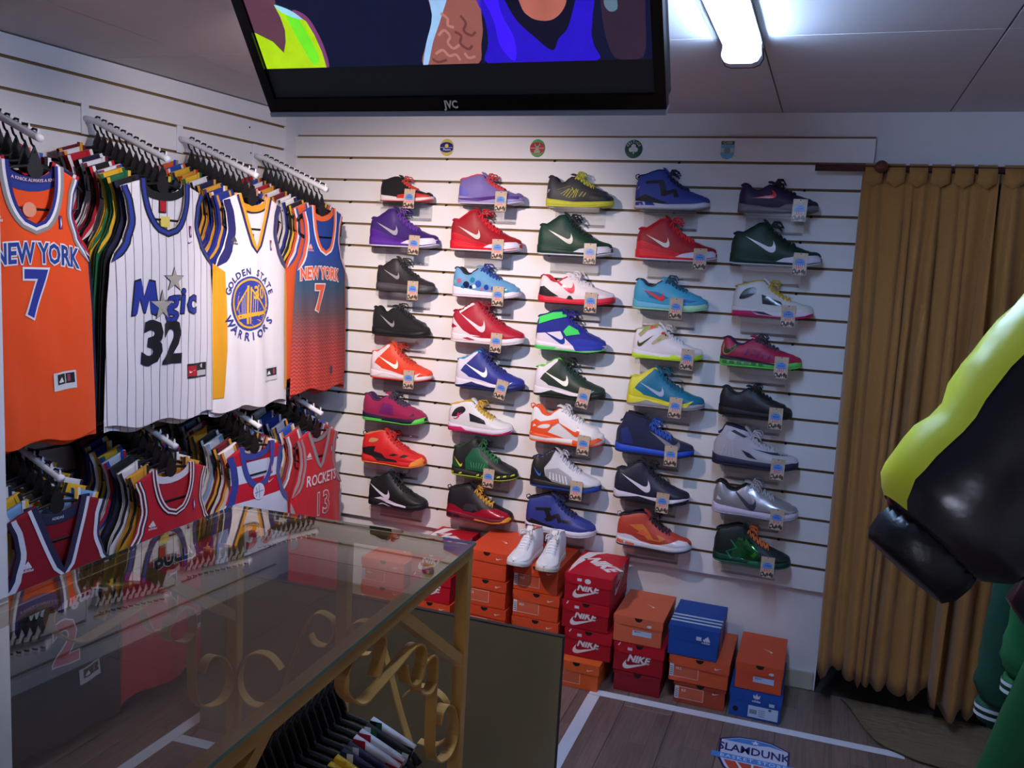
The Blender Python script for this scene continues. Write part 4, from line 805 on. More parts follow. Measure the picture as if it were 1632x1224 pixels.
# ================================================================== SHOE BOXES
ORG = (206, 74, 38); RED = (176, 16, 34); BLU = (28, 72, 150); SAL = (204, 98, 66); DRED = (140, 18, 30)
def nike(cx, cz, w):
    return join(move2(text2('NIKE', w * .36, w * .016, .28, .98), cx + .06 * w, cz + .17 * w), poly2(swoosh(cx, cz - .06 * w, w)))[:2]
def shoe_box(x0, x1, z0, z1, yf, yb, col, lbl, style, lid=0.038, col2=None, rz=0.0):
    w = x1 - x0; h = z1 - z0; d = yb - yf
    t = thing('shoe_box', lbl, 'shoe box', ((x0 + x1) / 2, yf, z0 + 0.0006), (0, 0, RD(rz)), group='shoe boxes stacked under the shoe wall')
    g = 0.003
    bo = obj('body', box(-w / 2 + g, w / 2 - g, g, d - g, 0, h - 0.003, 0.0012), card(col2 or col), t)
    top = box(-w / 2, w / 2, 0, d, h - 0.0025, h - 0.0012, 0.0006)
    fr = [(-w / 2, h - 0.001), (w / 2, h - 0.001), (w / 2, h - lid), (w / 2 - .012, h - lid - .004), (-w / 2 + .028, h - lid), (-w / 2 + .012, h - lid + .010), (-w / 2, h - .014)] if style != 'adi' else [(-w / 2, h - 0.001), (w / 2, h - 0.001), (w / 2, h - lid - .008), (-w / 2 + .05, h - lid - .004), (-w / 2 + .022, h - lid + .006), (-w / 2, h - .018)]
    v, f = poly2(fr); n = len(v)
    front = ([(x, -0.0002, z) for x, z in v] + [(x, 0.0016, z) for x, z in v], [tuple(q) for q in f] + [tuple(i + n for i in q) for q in f] + [(i, (i + 1) % n, (i + 1) % n + n, i + n) for i in range(n)])
    li = obj('lid', join(box(-w / 2, w / 2, 0.0, d, h - 0.0026, h - 0.001, 0.0005), front, box(-w / 2, -w / 2 + .0016, 0.0017, d, h - lid + .006, h - .0027), box(w / 2 - .0016, w / 2, 0.0017, d, h - lid, h - .0027), box(-w / 2 + .0017, w / 2 - .0017, d - .0016, d, h - lid, h - .0027)), card(col), t)
    W_ = card((222, 216, 220)); fy = -0.0008
    def D(name, vf, m=W_, y=fy): obj(name, flat(vf, y), m, li if y == fy else bo)
    if style in ('org', 'orgl', 'salmon', 'red', 'redtop', 'plain'):
        if style != 'redtop': D('thumb_hole', poly2([(-.014 + .002, h - .001), (.018, h - .001)] + [(.002 + .016 * cos(a), h - .001 - .016 * sin(a)) for a in [pi * k / 10 for k in range(1, 10)]][::1]), DARK)
    if style in ('org', 'orgl'):
        D('tick_logo', poly2(swoosh(w * .32, h - .024, .030)))
    if style == 'orgl':
        D('size_label', poly2([(-w / 2 + .006, .020), (-w / 2 + .118, .020), (-w / 2 + .118, .068), (-w / 2 + .006, .068)]), card((196, 92, 64)), -0.0004 + g)
        D('label_frame', join(*[poly2(q) for q in ([(-w / 2 + .022, .067), (-w / 2 + .118, .067), (-w / 2 + .118, .069), (-w / 2 + .022, .069)], [(-w / 2 + .022, .019), (-w / 2 + .118, .019), (-w / 2 + .118, .021), (-w / 2 + .022, .021)], [(-w / 2 + .1165, .019), (-w / 2 + .1185, .019), (-w / 2 + .1185, .069), (-w / 2 + .1165, .069)])]), card((226, 190, 180)), g - .0008)
        D('barcode', join(poly2([(-w / 2 + .005, .018), (-w / 2 + .021, .018), (-w / 2 + .021, .070), (-w / 2 + .005, .070)])), card((206, 206, 216)), g - .0008)
        D('barcode_lines', join(*[poly2([(-w / 2 + .007, .024 + .008 * k), (-w / 2 + .019, .024 + .008 * k), (-w / 2 + .019, .027 + .008 * k), (-w / 2 + .007, .027 + .008 * k)]) for k in range(5)]), card((70, 70, 90)), g - .0012)
        D('size_print', move2(text2({0: '10.5', 1: '7.5', 2: '8.5', 3: '9'}[int(x0 * 100) % 4], .014, .0003), -w / 2 + .040, .054), W_, g - .0012)
    if style in ('red', 'redtop'):
        D('logo', move2(nike(0, 0, .115), -.004, .040), W_, g - .0012)
        D('price_sticker', poly2([(-.045, h - .028), (-.026, h - .028), (-.026, h - .016), (-.045, h - .016)]), card((200, 200, 214)))
    if style == 'redtop':      # big print on lid and side
        vf = move2(text2('NIKE', .092, .005, .25, .9), .018, .165, 1, RD(-42)); obj('lid_print', ([(x, z, h - 0.0006) for x, z in vf[0]], vf[1]), W_, li)
        vf = poly2([(-w / 2 + .012, .012), (-w / 2 + .004, .10), (-w / 2 + .006, .22), (-w / 2 + .022, .30), (-w / 2 + .075, .325), (-.0, .325), (-.035, .29), (-w / 2 + .045, .22), (-w / 2 + .022, .12)]); obj('lid_print', ([(x, z, h - 0.0006) for x, z in vf[0]], vf[1]), W_, li)
        vf = nike(.15, .062, .17); obj('side_print', ([(w / 2 + .0004, x, z) for x, z in vf[0]], vf[1]), card((214, 180, 184)), bo)
        D('sticker', poly2(ngon(12, .011, .0, h - .024, 1.2)), card((206, 206, 212)))
    if style == 'red':
        D('lid_mark', poly2([(-w / 2 + .018, h - .014), (-w / 2 + .024, h - .014), (-w / 2 + .030, h - .001), (-w / 2 + .026, h - .001)]))
    if style in ('org', 'orgl', 'salmon'):
        vf = move2(poly2(swoosh(0, 0, .05)), .02, d * .5, 1, RD(128)); obj('lid_logo', ([(x, z, h - 0.0006) for x, z in vf[0]], vf[1]), W_, li)
    if style in ('salmon',):
        D('price_label', poly2([(-.02, .036), (.058, .036), (.058, .058), (-.02, .058)]), card((176, 196, 226)), g - .0008)
        D('label_print', move2(text2('MENS 9', .008, .0002), .0, .052), card((60, 70, 110)), g - .0012)
        D('sticker', poly2([(.035, h - .030), (.048, h - .034), (.056, h - .030), (.054, h - .022), (.040, h - .023)]), card((206, 206, 216)))
    if style == 'adi':
        S3 = card((190, 208, 218))
        for k in range(3):
            y0 = d * (.17 + .11 * k)
            obj('stripe', ([(-w / 2, y0, h - .0007), (w / 2, y0, h - .0007), (w / 2, y0 + d * .05, h - .0007), (-w / 2, y0 + d * .05, h - .0007)], [(0, 1, 2, 3)]), S3, li)
            obj('stripe', ([(w / 2 + .0004, y0, h - .001), (w / 2 + .0004, y0 + d * .05, h - .001), (w / 2 + .0004, y0 + d * .05, .012), (w / 2 + .0004, y0, .012)], [(0, 1, 2, 3)]), card((206, 170, 190)), bo)
        D('bars_logo', three_bars(w * .28, h - .046, .030)); D('lettering', move2(text2('adidas', .013, .0003), w * .25, h - .052))
        D('price_sticker', poly2([(.012, h - .046), (.032, h - .046), (.032, h - .031), (.012, h - .031)]), card((200, 206, 220)))
    if style == 'adib':
        for a, s_ in ((-32, .9), (0, 1), (32, .9)): D('leaf_logo', move2(poly2([(0, 0), (.006, .010), (0, .024), (-.006, .010)]), .004 + .004 * sin(RD(a)), h - .030, s_, RD(-a)))
        D('lettering', move2(text2('adidas', .013, .0003), .004, h - .038)); D('air_hole', poly2(ngon(14, .011, -w * .36, .030)), DARK, g - .0008)
        D('size_label', poly2([(-.024, .008), (.088, .008), (.088, .055), (-.024, .055)]), card((190, 206, 226)), g - .0008)
        D('barcode_lines', join(*[poly2([(-.018 + .004 * k, .022), (-.0155 + .004 * k, .022), (-.0155 + .004 * k, .040), (-.018 + .004 * k, .040)]) for k in range(7)], *[poly2([(.014, .016 + .008 * k), (.040, .016 + .008 * k), (.040, .018 + .008 * k), (.014, .018 + .008 * k)]) for k in range(4)], poly2([(.052, .044), (.062, .044), (.062, .053), (.052, .053)])), card((70, 80, 100)), g - .0012)
        D('sticker', poly2([(.052, h - .05), (.072, h - .05), (.072, h - .037), (.052, h - .037)]), card((190, 200, 216)))
    return t
YB = -0.034
# stack nearest the curtain
shoe_box(2.283, 2.482, 0.0, 0.114, -0.362, YB, BLU, 'blue shoe box with a white barcode label, bottom of the stack nearest the curtain', 'adib', .042)
shoe_box(2.296, 2.476, 0.115, 0.222, -0.36, YB - .01, (202, 76, 42), 'orange shoe box on top of the stack nearest the curtain', 'salmon', .036)
# stack with the striped blue box
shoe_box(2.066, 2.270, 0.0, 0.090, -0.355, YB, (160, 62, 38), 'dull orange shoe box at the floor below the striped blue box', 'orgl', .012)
shoe_box(2.040, 2.276, 0.091, 0.197, -0.362, YB, (206, 84, 48), 'orange shoe box directly under the striped blue box', 'orgl', .040)
shoe_box(2.027, 2.226, 0.198, 0.321, -0.36, YB - .03, BLU, 'blue shoe box with three white stripes across its lid', 'adi', .050)
# salmon on red
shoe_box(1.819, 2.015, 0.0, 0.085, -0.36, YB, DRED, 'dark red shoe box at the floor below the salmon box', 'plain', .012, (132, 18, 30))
shoe_box(1.812, 2.020, 0.086, 0.207, -0.362, YB, RED, 'red shoe box directly under the salmon orange box', 'red', .042, (150, 14, 30))
shoe_box(1.803, 2.005, 0.208, 0.319, -0.36, YB - .01, SAL, 'faded salmon orange shoe box with a blue label', 'salmon', .036)
# three red on orange
shoe_box(1.578, 1.774, 0.0, 0.112, -0.425, -0.085, (214, 92, 40), 'orange shoe box on the floor under three red boxes', 'orgl', .040)
shoe_box(1.606, 1.806, 0.113, 0.229, -0.375, YB - .01, RED, 'lowest of three red shoe boxes in one stack', 'red', .042, (156, 14, 32))
shoe_box(1.586, 1.786, 0.230, 0.345, -0.372, YB - .01, RED, 'middle of three red shoe boxes in one stack', 'red', .042, (156, 14, 32))
shoe_box(1.588, 1.788, 0.346, 0.460, -0.366, YB - .006, (180, 16, 38), 'red shoe box with big white lettering across its lid, next to the white sneakers', 'redtop', .042, (160, 14, 34))
# stack under the white sneakers
for k, (dx, nm) in enumerate(((0.004, 'on the floor'), (0.006, 'second from the floor'), (0.004, 'third from the floor'), (0.0, 'directly under the white sneakers'))):
    shoe_box(1.362 + dx, 1.560 + dx + (.008 if k < 3 else 0), .115 * k + .0005 * k, .115 * (k + 1) - .0005, -0.366 + .002 * k, YB, ORG, 'orange shoe box ' + nm + (' in the stack with the white sneakers' if k < 3 else ''), 'orgl', .042)
for k, nm in enumerate(('bottom', 'second', 'third', 'topmost')):
    shoe_box(1.135 + .003 * k, 1.345 - .004 * k, .122 * k + .0005 * k, .122 * (k + 1) - .0005, -0.364, YB, (204, 70, 36) if k < 3 else (208, 72, 40), 'orange shoe box, ' + nm + ' of the tall stack beside the counter post', 'orgl' if k < 3 else 'org', .042)
for k, (c_, st, nm) in enumerate(((ORG, 'org', 'orange shoe box on the floor below two red boxes behind the glass counter'), (ORG, 'org', 'orange shoe box right under two red boxes behind the glass counter'), (RED, 'red', 'red shoe box under another red box behind the glass counter'), ((178, 16, 36), 'redtop', 'red shoe box with a large white print on its lid behind the counter'))):
    z0 = (0, .108, .217, .342)[k]; z1 = (.107, .216, .341, .458)[k]
    shoe_box(.880 + .002 * k, 1.084 - .002 * k, z0, z1, -0.362, YB, c_, nm, st, .042)
for k, nm in enumerate(('bottom', 'middle', 'top')):
    shoe_box(.640, .862 - .003 * k, .122 * k + .0005 * k, .122 * (k + 1) - .0005, -0.362, YB, (206, 84, 56), 'orange shoe box, ' + nm + ' of the stack seen through the counter glass', 'orgl', .042)
# ================================================================== JERSEYS ON THE SIDE WALL
JC = {}
def jX(z, sc): return interp([(-.84, .245), (-.45, .232), (-.285, .218), (-.255, .206), (-.21, .172), (-.13, .150), (-.06, .158), (0, .178)], z) * sc
def jN(z, nd, kind, sc):
    if -z >= nd: return 0.0
    q = -z / nd
    return .082 * sc * ((1 - q) ** .9 if kind == 'v' else sqrt(max(0, 1 - q ** 2.2)))
def jD(x, z, sc, seed=0.0):
    if seed == 0.0: return .006 + .24 * jD(x, z, sc, 9.0)
    X = jX(z, sc); e = max(0, 1 - (abs(x) / X) ** 2.2) ** .5 if X > 0 else 0
    d = interp([(-.84, .026), (-.5, .027), (-.25, .024), (-.08, .015), (0, .008)], z)
    f = min(1, max(0, (-z - .12) / .4))
    return d * e + f * e * (.0035 * sin(x * 46 + seed * 3 + z * 5) + .0025 * sin(x * 85 + seed + 7 * z) + .002 * sin(z * 22 + x * 30 + seed))
def jersey_parts(neck='u', sc=1.0, Ln=.83, nd=.17, m=7, rows=26, seed=0.0):
    k = (neck, sc, Ln, nd, m, rows, seed)
    if k in JC: return JC[k]
    zs = [0, -.012, -.03, -.05, -.075, -.10, -.125, -.15]
    zs = sorted(set(zs + [-.17 - (Ln - .17) * i / (rows - 8) for i in range(rows - 7)] + [-nd, -.2, -.235, -.255, -.275]), reverse=True)
    def pt(x, z, s, side):
        drop = .034 * s * max(0, 1 + z / .2)
        y = jD(x, z, sc, seed)
        hem = .010 * sin(x * 30 + seed) if z < -Ln + .01 else 0
        return (x, -y if side == 0 else y * .6, z - drop + hem - (.02 * sc if side == 1 and z <= -Ln + .001 else 0))
    V, F = [], []
    for side in (0, 1):
        base = len(V); w = 2 * (m + 1)
        ndd = nd if side == 0 else .04
        for z in zs:
            X = jX(z, sc); N = jN(z, ndd, neck if side == 0 else 'u', sc)
            for sg in (-1, 1):
                for i in range(m + 1):
                    q = i / m if sg == 1 else 1 - i / m
                    V.append(pt(sg * (N + (X - N) * q), z, q, side))
        for r in range(len(zs) - 1):
            for c in range(w - 1):
                if c == m and (-zs[r] < ndd - 1e-6): continue
                a = base + r * w + c; f = (a, a + w, a + w + 1, a + 1)
                if len({V[i] for i in f}) < 3: continue
                F.append(f if side == 0 else tuple(reversed(f)))
    for c in range(2 * (m + 1) - 1):      # shoulder seam over the hanger
        if c == m: continue
        o_ = len(zs) * 2 * (m + 1); F.append((c, c + 1, o_ + c + 1, o_ + c))
    # band along a curve of front-surface points
    def band(curve, wd, off, side=0):
        BV, BF = [], []
        n = len(curve)
        for i, (x, z, s) in enumerate(curve):
            a = curve[max(0, i - 1)]; b = curve[min(n - 1, i + 1)]
            tx, tz = b[0] - a[0], b[1] - a[1]; l = math.hypot(tx, tz) or 1
            nx, nz = tz / l, -tx / l
            wk = 1 if abs(s) < .5 else min(1, max(.12, (z + .284) / .035))
            for q in (off * wk, (off + wd) * wk):
                X = jX(z, sc); xx = x + nx * q; zz_ = z + nz * q
                zc_ = min(0, zz_); X = jX(zc_, sc); y = jD(max(-X * .985, min(X * .985, xx)), zc_, sc, seed)
                BV.append((xx, (-y - .0028 if side == 0 else y * .6 - .003), zz_ - .034 * s * max(0, 1 + z / .2)))
        for i in range(n - 1): BF.append((2 * i, 2 * i + 1, 2 * i + 3, 2 * i + 2))
        return BV, BF
    qs = [i / 14 for i in range(15)]
    nl = [(-jN(-nd * q, nd, neck, sc), -nd * q, 0) for q in qs]; nr = [(jN(-nd * q, nd, neck, sc), -nd * q, 0) for q in reversed(qs)]
    neckc = nl + nr[1:]
    backc = [(-jN(-.04 * q, .04, 'u', sc), -.04 * q, 0) for q in qs] + [(jN(-.04 * q, .04, 'u', sc), -.04 * q, 0) for q in reversed(qs)][1:]
    az = [-.28 * i / 16 for i in range(17)]
    al = [(-jX(z, sc), z, 1) for z in az]; ar = [(jX(z, sc), z, 1) for z in reversed(az)]
    res = {'body': (V, F), 'band': band, 'neck': neckc, 'back': backc, 'al': al, 'ar': ar, 'zs': zs}
    JC[k] = res
    return res
def put(jp, t, name, vf, m, off=.003, L=.03, sc=1.0, seed=0.0):
    """print mapped onto the front of a jersey"""
    PV, PF = subdiv(vf, L)
    pr_ = next((c for c in t.children if c.name.split('.')[0] == 'body'), t)
    obj(name, ([(x, -jD(x, z, sc, seed) - off, z) for x, z in PV], PF), m, pr_, smooth=True)
def trims(jp, t, cols, wds, acols=None, awds=None):
    o = 0
    for c, w in zip(cols, wds):
        obj('collar_trim', jp['band'](jp['neck'], w, o), fab(c), t, smooth=True)
        o += w
    obj('collar_back', jp['band'](jp['back'], sum(wds) * 1.1, 0, 1), fab(cols[0]), t, smooth=True)
    for side, sg in (('al', -1), ('ar', -1)):
        o = 0
        for c, w in zip(acols or cols, awds or wds):
            obj('armhole_trim', jp['band'](jp[side], -w, -o), fab(c), t, smooth=True); o += w
HANG = mat((20, 20, 22), rough=0.45, var=0.1)
hp = None
def hanger(loc, rz, lbl, w=.165, grp='black hangers'):
    global hp
    t = thing('hanger', lbl, 'hanger', loc, (0, 0, rz), group=grp)
    if hp is None:
        hk = [(.0, 0, -.052), (.0, 0, -.035), (.012, 0, -.024), (.019, 0, -.008), (.016, 0, .010), (.004, 0, .0195), (-.011, 0, .016), (-.018, 0, .004)]
        hk = [(0, a, b) for a, _, b in hk]          # the hook turns across the arm
        pl = [(0, -.028), (.021, -.078), (-.021, -.078)]
        dv = [(x, -.003, z) for x, z in ngon(18, .026, 0, -.098)] + [(x, .003, z) for x, z in ngon(18, .026, 0, -.098)]
        hp = [obj('hook', tube(hk, .0035, 6), HANG, t, smooth=True),
              obj('neck_plate', ([(x, -.002, z) for x, z in pl] + [(x, .002, z) for x, z in pl], [(0, 1, 2), (5, 4, 3), (0, 3, 4, 1), (1, 4, 5, 2), (2, 5, 3, 0)]), HANG, t),
              obj('size_disc', (dv, [tuple(reversed(range(18))), tuple(range(18, 36))] + [(i, (i + 1) % 18, (i + 1) % 18 + 18, i + 18) for i in range(18)]), HANG, t),
              obj('shoulder_bar', tube([(-.160, .002, -.148), (-.145, .002, -.132), (-.07, .002, -.098), (0, .002, -.086), (.07, .002, -.098), (.145, .002, -.132), (.160, .002, -.148)], .0055, 6), HANG, t, smooth=True),
              obj('cross_bar', tube([(-.150, .003, -.142), (-.147, .003, -.20), (-.12, .003, -.212), (.12, .003, -.212), (.147, .003, -.20), (.150, .003, -.142)], .004, 6), HANG, t, smooth=True)]
    else:
        for q in hp: inst(q.name.split('.')[0], q, t)
    return t
JZ = RD(90) - LW                     # jersey local x runs along the wall, front faces the room
nvec = Vector((cos(LW), -sin(LW), 0)); uvec = Vector((sin(LW), cos(LW), 0)); worg = Vector((0.0185, 0, 0))
WHITEM = plastic((226, 226, 232))
# prototype bodies for the jerseys further back on each arm
def proto(neck, Ln=.80, sc=1.0): return jersey_parts(neck, sc, Ln, .16 if neck == 'u' else .18, 4, 18, 0.0)
PB = {}
def back_jersey(loc, rz, lbl, grp, neck, body, tr, Ln=.80, sc=1.0):
    t = thing('jersey', lbl, 'jersey', loc, (0, 0, rz), group=grp)
    k = (neck, Ln, sc)
    if k not in PB:
        jp = proto(neck, Ln, sc)
        ms = [('body', jp['body'])]
        for i, (a, b) in enumerate(((0, .012), (.012, .011))):
            ms.append(('collar_trim', jp['band'](jp['neck'], b, a)))
            for sd in ('al', 'ar'): ms.append(('armhole_trim', jp['band'](jp[sd], -b, -a)))
        PB[k] = [(n, obj(n, vf, fab((90, 90, 90)), t, smooth=True)) for n, vf in ms]
        os_ = [o for _, o in PB[k]]
    else:
        os_ = [inst(n, o, t) for n, o in PB[k]]
    cols = [body, tr[0], tr[0], tr[0], tr[1], tr[1], tr[1]]
    for o, c in zip(os_, cols):
        o.material_slots[0].link = 'OBJECT'; o.material_slots[0].material = fab(c)
    return t
ORD = ['', 'first', 'second', 'third', 'fourth', 'fifth', 'sixth', 'seventh', 'eighth', 'ninth', 'tenth', 'eleventh']
CN = {'maroon': (104, 18, 34), 'red': (176, 22, 40), 'white': (216, 212, 216), 'navy': (26, 30, 62), 'black': (24, 23, 26), 'yellow': (214, 168, 36), 'gold': (206, 146, 40), 'green': (24, 96, 62), 'blue': (34, 68, 156), 'royal': (30, 42, 130), 'orange': (216, 84, 36), 'purple': (62, 34, 100), 'grey': (130, 130, 136), 'sky': (118, 160, 206)}
NAMEC = {'royal': 'royal blue', 'sky': 'pale blue'}
ARMS = {  # wall y, z at wall, list from wall to tip: (body, trim, trim2, neck)
 'u1': (-1.694, 2.13, 'the orange jersey', [('red', 'white', 'black'), ('navy', 'white', 'red'), ('black', 'red', 'white'), ('white', 'navy', 'red'), ('blue', 'white', 'orange'), ('white', 'grey', 'blue'), ('red', 'black', 'white'), ('navy', 'red', 'white')]),
 'u2': (-1.213, 2.132, 'the white pinstriped jersey', [('maroon', 'gold', 'maroon'), ('white', 'maroon', 'gold'), ('red', 'white', 'red'), ('navy', 'white', 'navy'), ('white', 'maroon', 'white'), ('black', 'red', 'white'), ('white', 'blue', 'red'), ('yellow', 'green', 'yellow'), ('green', 'yellow', 'green'), ('black', 'navy', 'black')]),
 'u3': (-.768, 2.128, 'the white jersey with a bridge crest', [('orange', 'grey', 'blue'), ('blue', 'orange', 'white'), ('yellow', 'navy', 'yellow'), ('gold', 'red', 'gold'), ('yellow', 'green', 'yellow'), ('white', 'black', 'white'), ('navy', 'gold', 'navy'), ('gold', 'royal', 'gold'), ('royal', 'gold', 'white'), ('royal', 'royal', 'gold')]),
 'u4': (-.325, 2.12, 'the blue to orange fading jersey', [('red', 'white', 'red'), ('blue', 'red', 'gold'), ('white', 'gold', 'navy'), ('red', 'white', 'maroon'), ('gold', 'maroon', 'gold'), ('white', 'red', 'white'), ('maroon', 'gold', 'maroon'), ('white', 'black', 'white'), ('white', 'royal', 'black'), ('black', 'yellow', 'black'), ('orange', 'white', 'blue')]),
 'l1': (-1.638, 1.10, 'the dark red jersey with a wide V collar', [('navy', 'white', 'navy'), ('sky', 'white', 'black'), ('purple', 'yellow', 'white'), ('white', 'black', 'sky'), ('yellow', 'navy', 'yellow'), ('white', 'navy', 'white'), ('yellow', 'black', 'yellow'), ('sky', 'yellow', 'white')]),
 'l2': (-1.172, 1.125, 'the red jersey with striped trim', [('navy', 'black', 'navy'), ('maroon', 'navy', 'maroon'), ('blue', 'yellow', 'white'), ('royal', 'white', 'yellow'), ('yellow', 'royal', 'green'), ('white', 'red', 'blue'), ('black', 'navy', 'black'), ('white', 'black', 'white'), ('gold', 'black', 'gold')]),
 'l3': (-.727, 1.133, 'the red and white banded jersey', [('maroon', 'white', 'navy'), ('grey', 'black', 'grey'), ('sky', 'white', 'black'), ('white', 'maroon', 'red'), ('gold', 'black', 'gold'), ('black', 'white', 'black'), ('white', 'grey', 'sky'), ('maroon', 'gold', 'black'), ('white', 'maroon', 'gold')]),
 'l4': (-.318, 1.133, 'the red jersey numbered 13', [('maroon', 'gold', 'maroon'), ('black', 'red', 'black'), ('white', 'black', 'white'), ('blue', 'white', 'blue'), ('royal', 'white', 'royal'), ('white', 'gold', 'navy'), ('blue', 'white', 'gold'), ('red', 'grey', 'white')]),
}
DIRW = {'l': 'lower', 'u': 'upper'}
FRONT = {}
for key, (wy, wz, near, lst) in ARMS.items():
    base = worg + uvec * (wy / cos(LW)) + Vector((0, 0, wz))
    rad = 0.0115; dz = -.14; Lx = .41
    a = thing('display_arm', 'white sloping display arm holding ' + near, 'display arm', base, (0, 0, -LW), group='sloping display arms on the side wall')
    obj('wall_plate', join(box(.0185, .024, -.016, .016, -.055, .052, .001), box(.012, .0185, -.014, .014, .044, .050)), WHITEM, a)
    arm_path = [(.022, 0, 0), (.05, 0, -.004), (.08, 0, -.012), (Lx, 0, dz), (Lx + .012, 0, dz - .004)]
    obj('arm', tube(arm_path, rad, 12), WHITEM, a, smooth=True)
    n = len(lst); xs_ = [.085 + (Lx - .015 - .085) * i / n for i in range(n + 1)]
    zA = lambda x: -.012 + (dz + .012) * (x - .08) / (Lx - .08)
    pk = []
    for x in xs_: pk.append(tube([(x + .016, 0, zA(x + .016) + rad - .003), (x + .018, 0, zA(x + .016) + rad + .009), (x + .018, 0, zA(x + .016) + rad + .014)], .005, 6, taper=[1, .6, .3]))
    pg = obj('pegs', join(*pk), WHITEM, a); pg['kind'] = 'stuff'
    for i, x in enumerate(xs_):
        p = base + nvec * x + Vector((0, 0, zA(x)))
        front = i == n
        k = n - i
        hl = 'black hanger holding ' + near if front else 'black hanger, %s behind the one holding %s' % (ORD[k], near)
        h = hanger(p + Vector((0, 0, .0)), JZ + (0 if front else random.uniform(-.012, .012)), hl)
        jl = p + Vector((0, 0, -.081)) + nvec * .002
        if front: FRONT[key] = jl; continue
        b, t1, t2 = lst[i]
        lb = '%s jersey, %s trim, %s behind %s' % (NAMEC.get(b, b), NAMEC.get(t1, t1), ORD[k], near)
        back_jersey(jl + uvec * random.uniform(-.008, .008), JZ + random.uniform(-.012, .012), lb, 'jerseys behind the front ones', random.choice('uv'), CN[b], (CN[t1], CN[t2]), random.choice((.76, .80, .80)), random.choice((.97, 1.0)))

# ---- the eight front jerseys
def front_jersey(key, lbl, neck, sc, Ln, nd, bodym, seed, dy=0.0):
    jp = jersey_parts(neck, sc, Ln, nd, 9, 30, seed)
    t = thing('jersey', lbl, 'jersey', FRONT[key] + nvec * .004 + uvec * dy, (0, 0, JZ), group='front jerseys on the display arms')
    obj('body', jp['body'], bodym, t, smooth=True)
    return jp, t
def size_tag(jp, t, x, z, sc, seed, col=(206, 206, 210), tilt=0.0):
    put(jp, t, 'size_tag', move2(poly2([(-.042, -.030), (.042, -.030), (.042, .026), (-.042, .026)]), x, z, 1, tilt), fab(col), .003, .03, sc, seed)
    put(jp, t, 'tag_print', move2(poly2([(-.028, -.012), (.036, -.012), (.036, .020), (-.028, .020)]), x, z, 1, tilt), fab((28, 28, 32)), .0036, .03, sc, seed)
    put(jp, t, 'tag_logo', move2(three_bars(-.010, -.006, .022), x, z, 1, tilt), fab((220, 220, 224)), .0042, .03, sc, seed)
    put(jp, t, 'tag_emblem', move2(poly2([(.012, -.006), (.022, -.006), (.022, .016), (.012, .016)]), x, z, 1, tilt), fab((150, 60, 90)), .0042, .03, sc, seed)
def chest_logo(jp, t, x, z, sc, seed, col):
    put(jp, t, 'bars_logo', three_bars(x, z, .030), fab(col), .003, .03, sc, seed)
    put(jp, t, 'bars_lettering', move2(text2('adidas', .014, .0003), x - .002, z - .006), fab(col), .003, .03, sc, seed)
def league_logo(jp, t, x, z, sc, seed):
    put(jp, t, 'league_logo', poly2([(x - .006, z - .02), (x + .006, z - .02), (x + .006, z + .02), (x - .006, z + .02)]), fab((170, 34, 56)), .003, .03, sc, seed)
    put(jp, t, 'league_logo_half', poly2([(x - .006, z - .02), (x + .001, z - .02), (x - .001, z + .02), (x - .006, z + .02)]), fab((40, 50, 120)), .0035, .03, sc, seed)
    put(jp, t, 'league_logo_figure', poly2([(x - .002, z - .017), (x + .003, z - .005), (x + .001, z + .014), (x - .002, z + .005)]), fab((220, 220, 226)), .004, .03, sc, seed)
def neck_tag(t, sc, z, w, h, cols):
    for i, (c, k) in enumerate(zip(cols, (1, .8))): obj('neck_tag', ([(x * k, .004 - .001 * i, z + zz_ * k) for x, zz_ in ((-w / 2, -h / 2), (w / 2, -h / 2), (w / 2, h / 2), (-w / 2, h / 2))], [(0, 1, 2, 3)]), fab(c), t)
def lettered(jp, t, s, size, x, z, sc, seed, inner, outer, bold=.003, out=.006, sx=1.0, arch=0.0, shear=0.0, spacing=1.0):
    ar = lambda vf: ([(a, b - arch * ((a - x) / .13) ** 2) for a, b in vf[0]], vf[1])
    if outer: put(jp, t, 'lettering_outline', ar(move2(text2(s, size, bold + out, shear, sx, spacing), x, z)), fab(outer), .003, .02, sc, seed)
    put(jp, t, 'lettering', ar(move2(text2(s, size, bold, shear, sx, spacing), x, z)), fab(inner), .0038, .02, sc, seed)
# orange NEW YORK 7
sd, sc = 1.3, .90
ORJ = (232, 78, 24)
jp, t = front_jersey('u1', 'orange basketball jersey lettered NEW YORK with a blue 7', 'u', sc, .83, .175, fab(ORJ), sd, -.02)
trims(jp, t, [(34, 44, 120), (226, 226, 232), (140, 136, 134)], [.011, .009, .011], [(34, 44, 120), (226, 226, 232), (140, 136, 134)], [.006, .008, .010])
lettered(jp, t, 'NEW YORK', .082, .006, -.262, sc, sd, (34, 64, 140), (226, 222, 226), .0025, .0045, .64, .012)
lettered(jp, t, '7', .19, -.010, -.385, sc, sd, (40, 52, 140), (226, 222, 226), .005, .006, .8)
chest_logo(jp, t, -.115, -.165, sc, sd, (226, 220, 222)); league_logo(jp, t, .085, -.165, sc, sd); size_tag(jp, t, .085, -.645, sc, sd, tilt=.06)
obj('neck_print', jp['band'](jp['back'], .030, .012, 1), fab((36, 56, 130)), t, smooth=True)
vf = text2('ONCE A KNICK ALWAYS A KNICK', .0125, .0003); obj('neck_lettering', ([(x, .0005 - .0, -.050 + z + 1.6 * x * x) for x, z in vf[0]], vf[1]), fab((224, 196, 190)), t)
obj('neck_patch', flat(poly2(ngon(18, .022, 0.0, -.135)), .004), fab((226, 150, 120)), t)
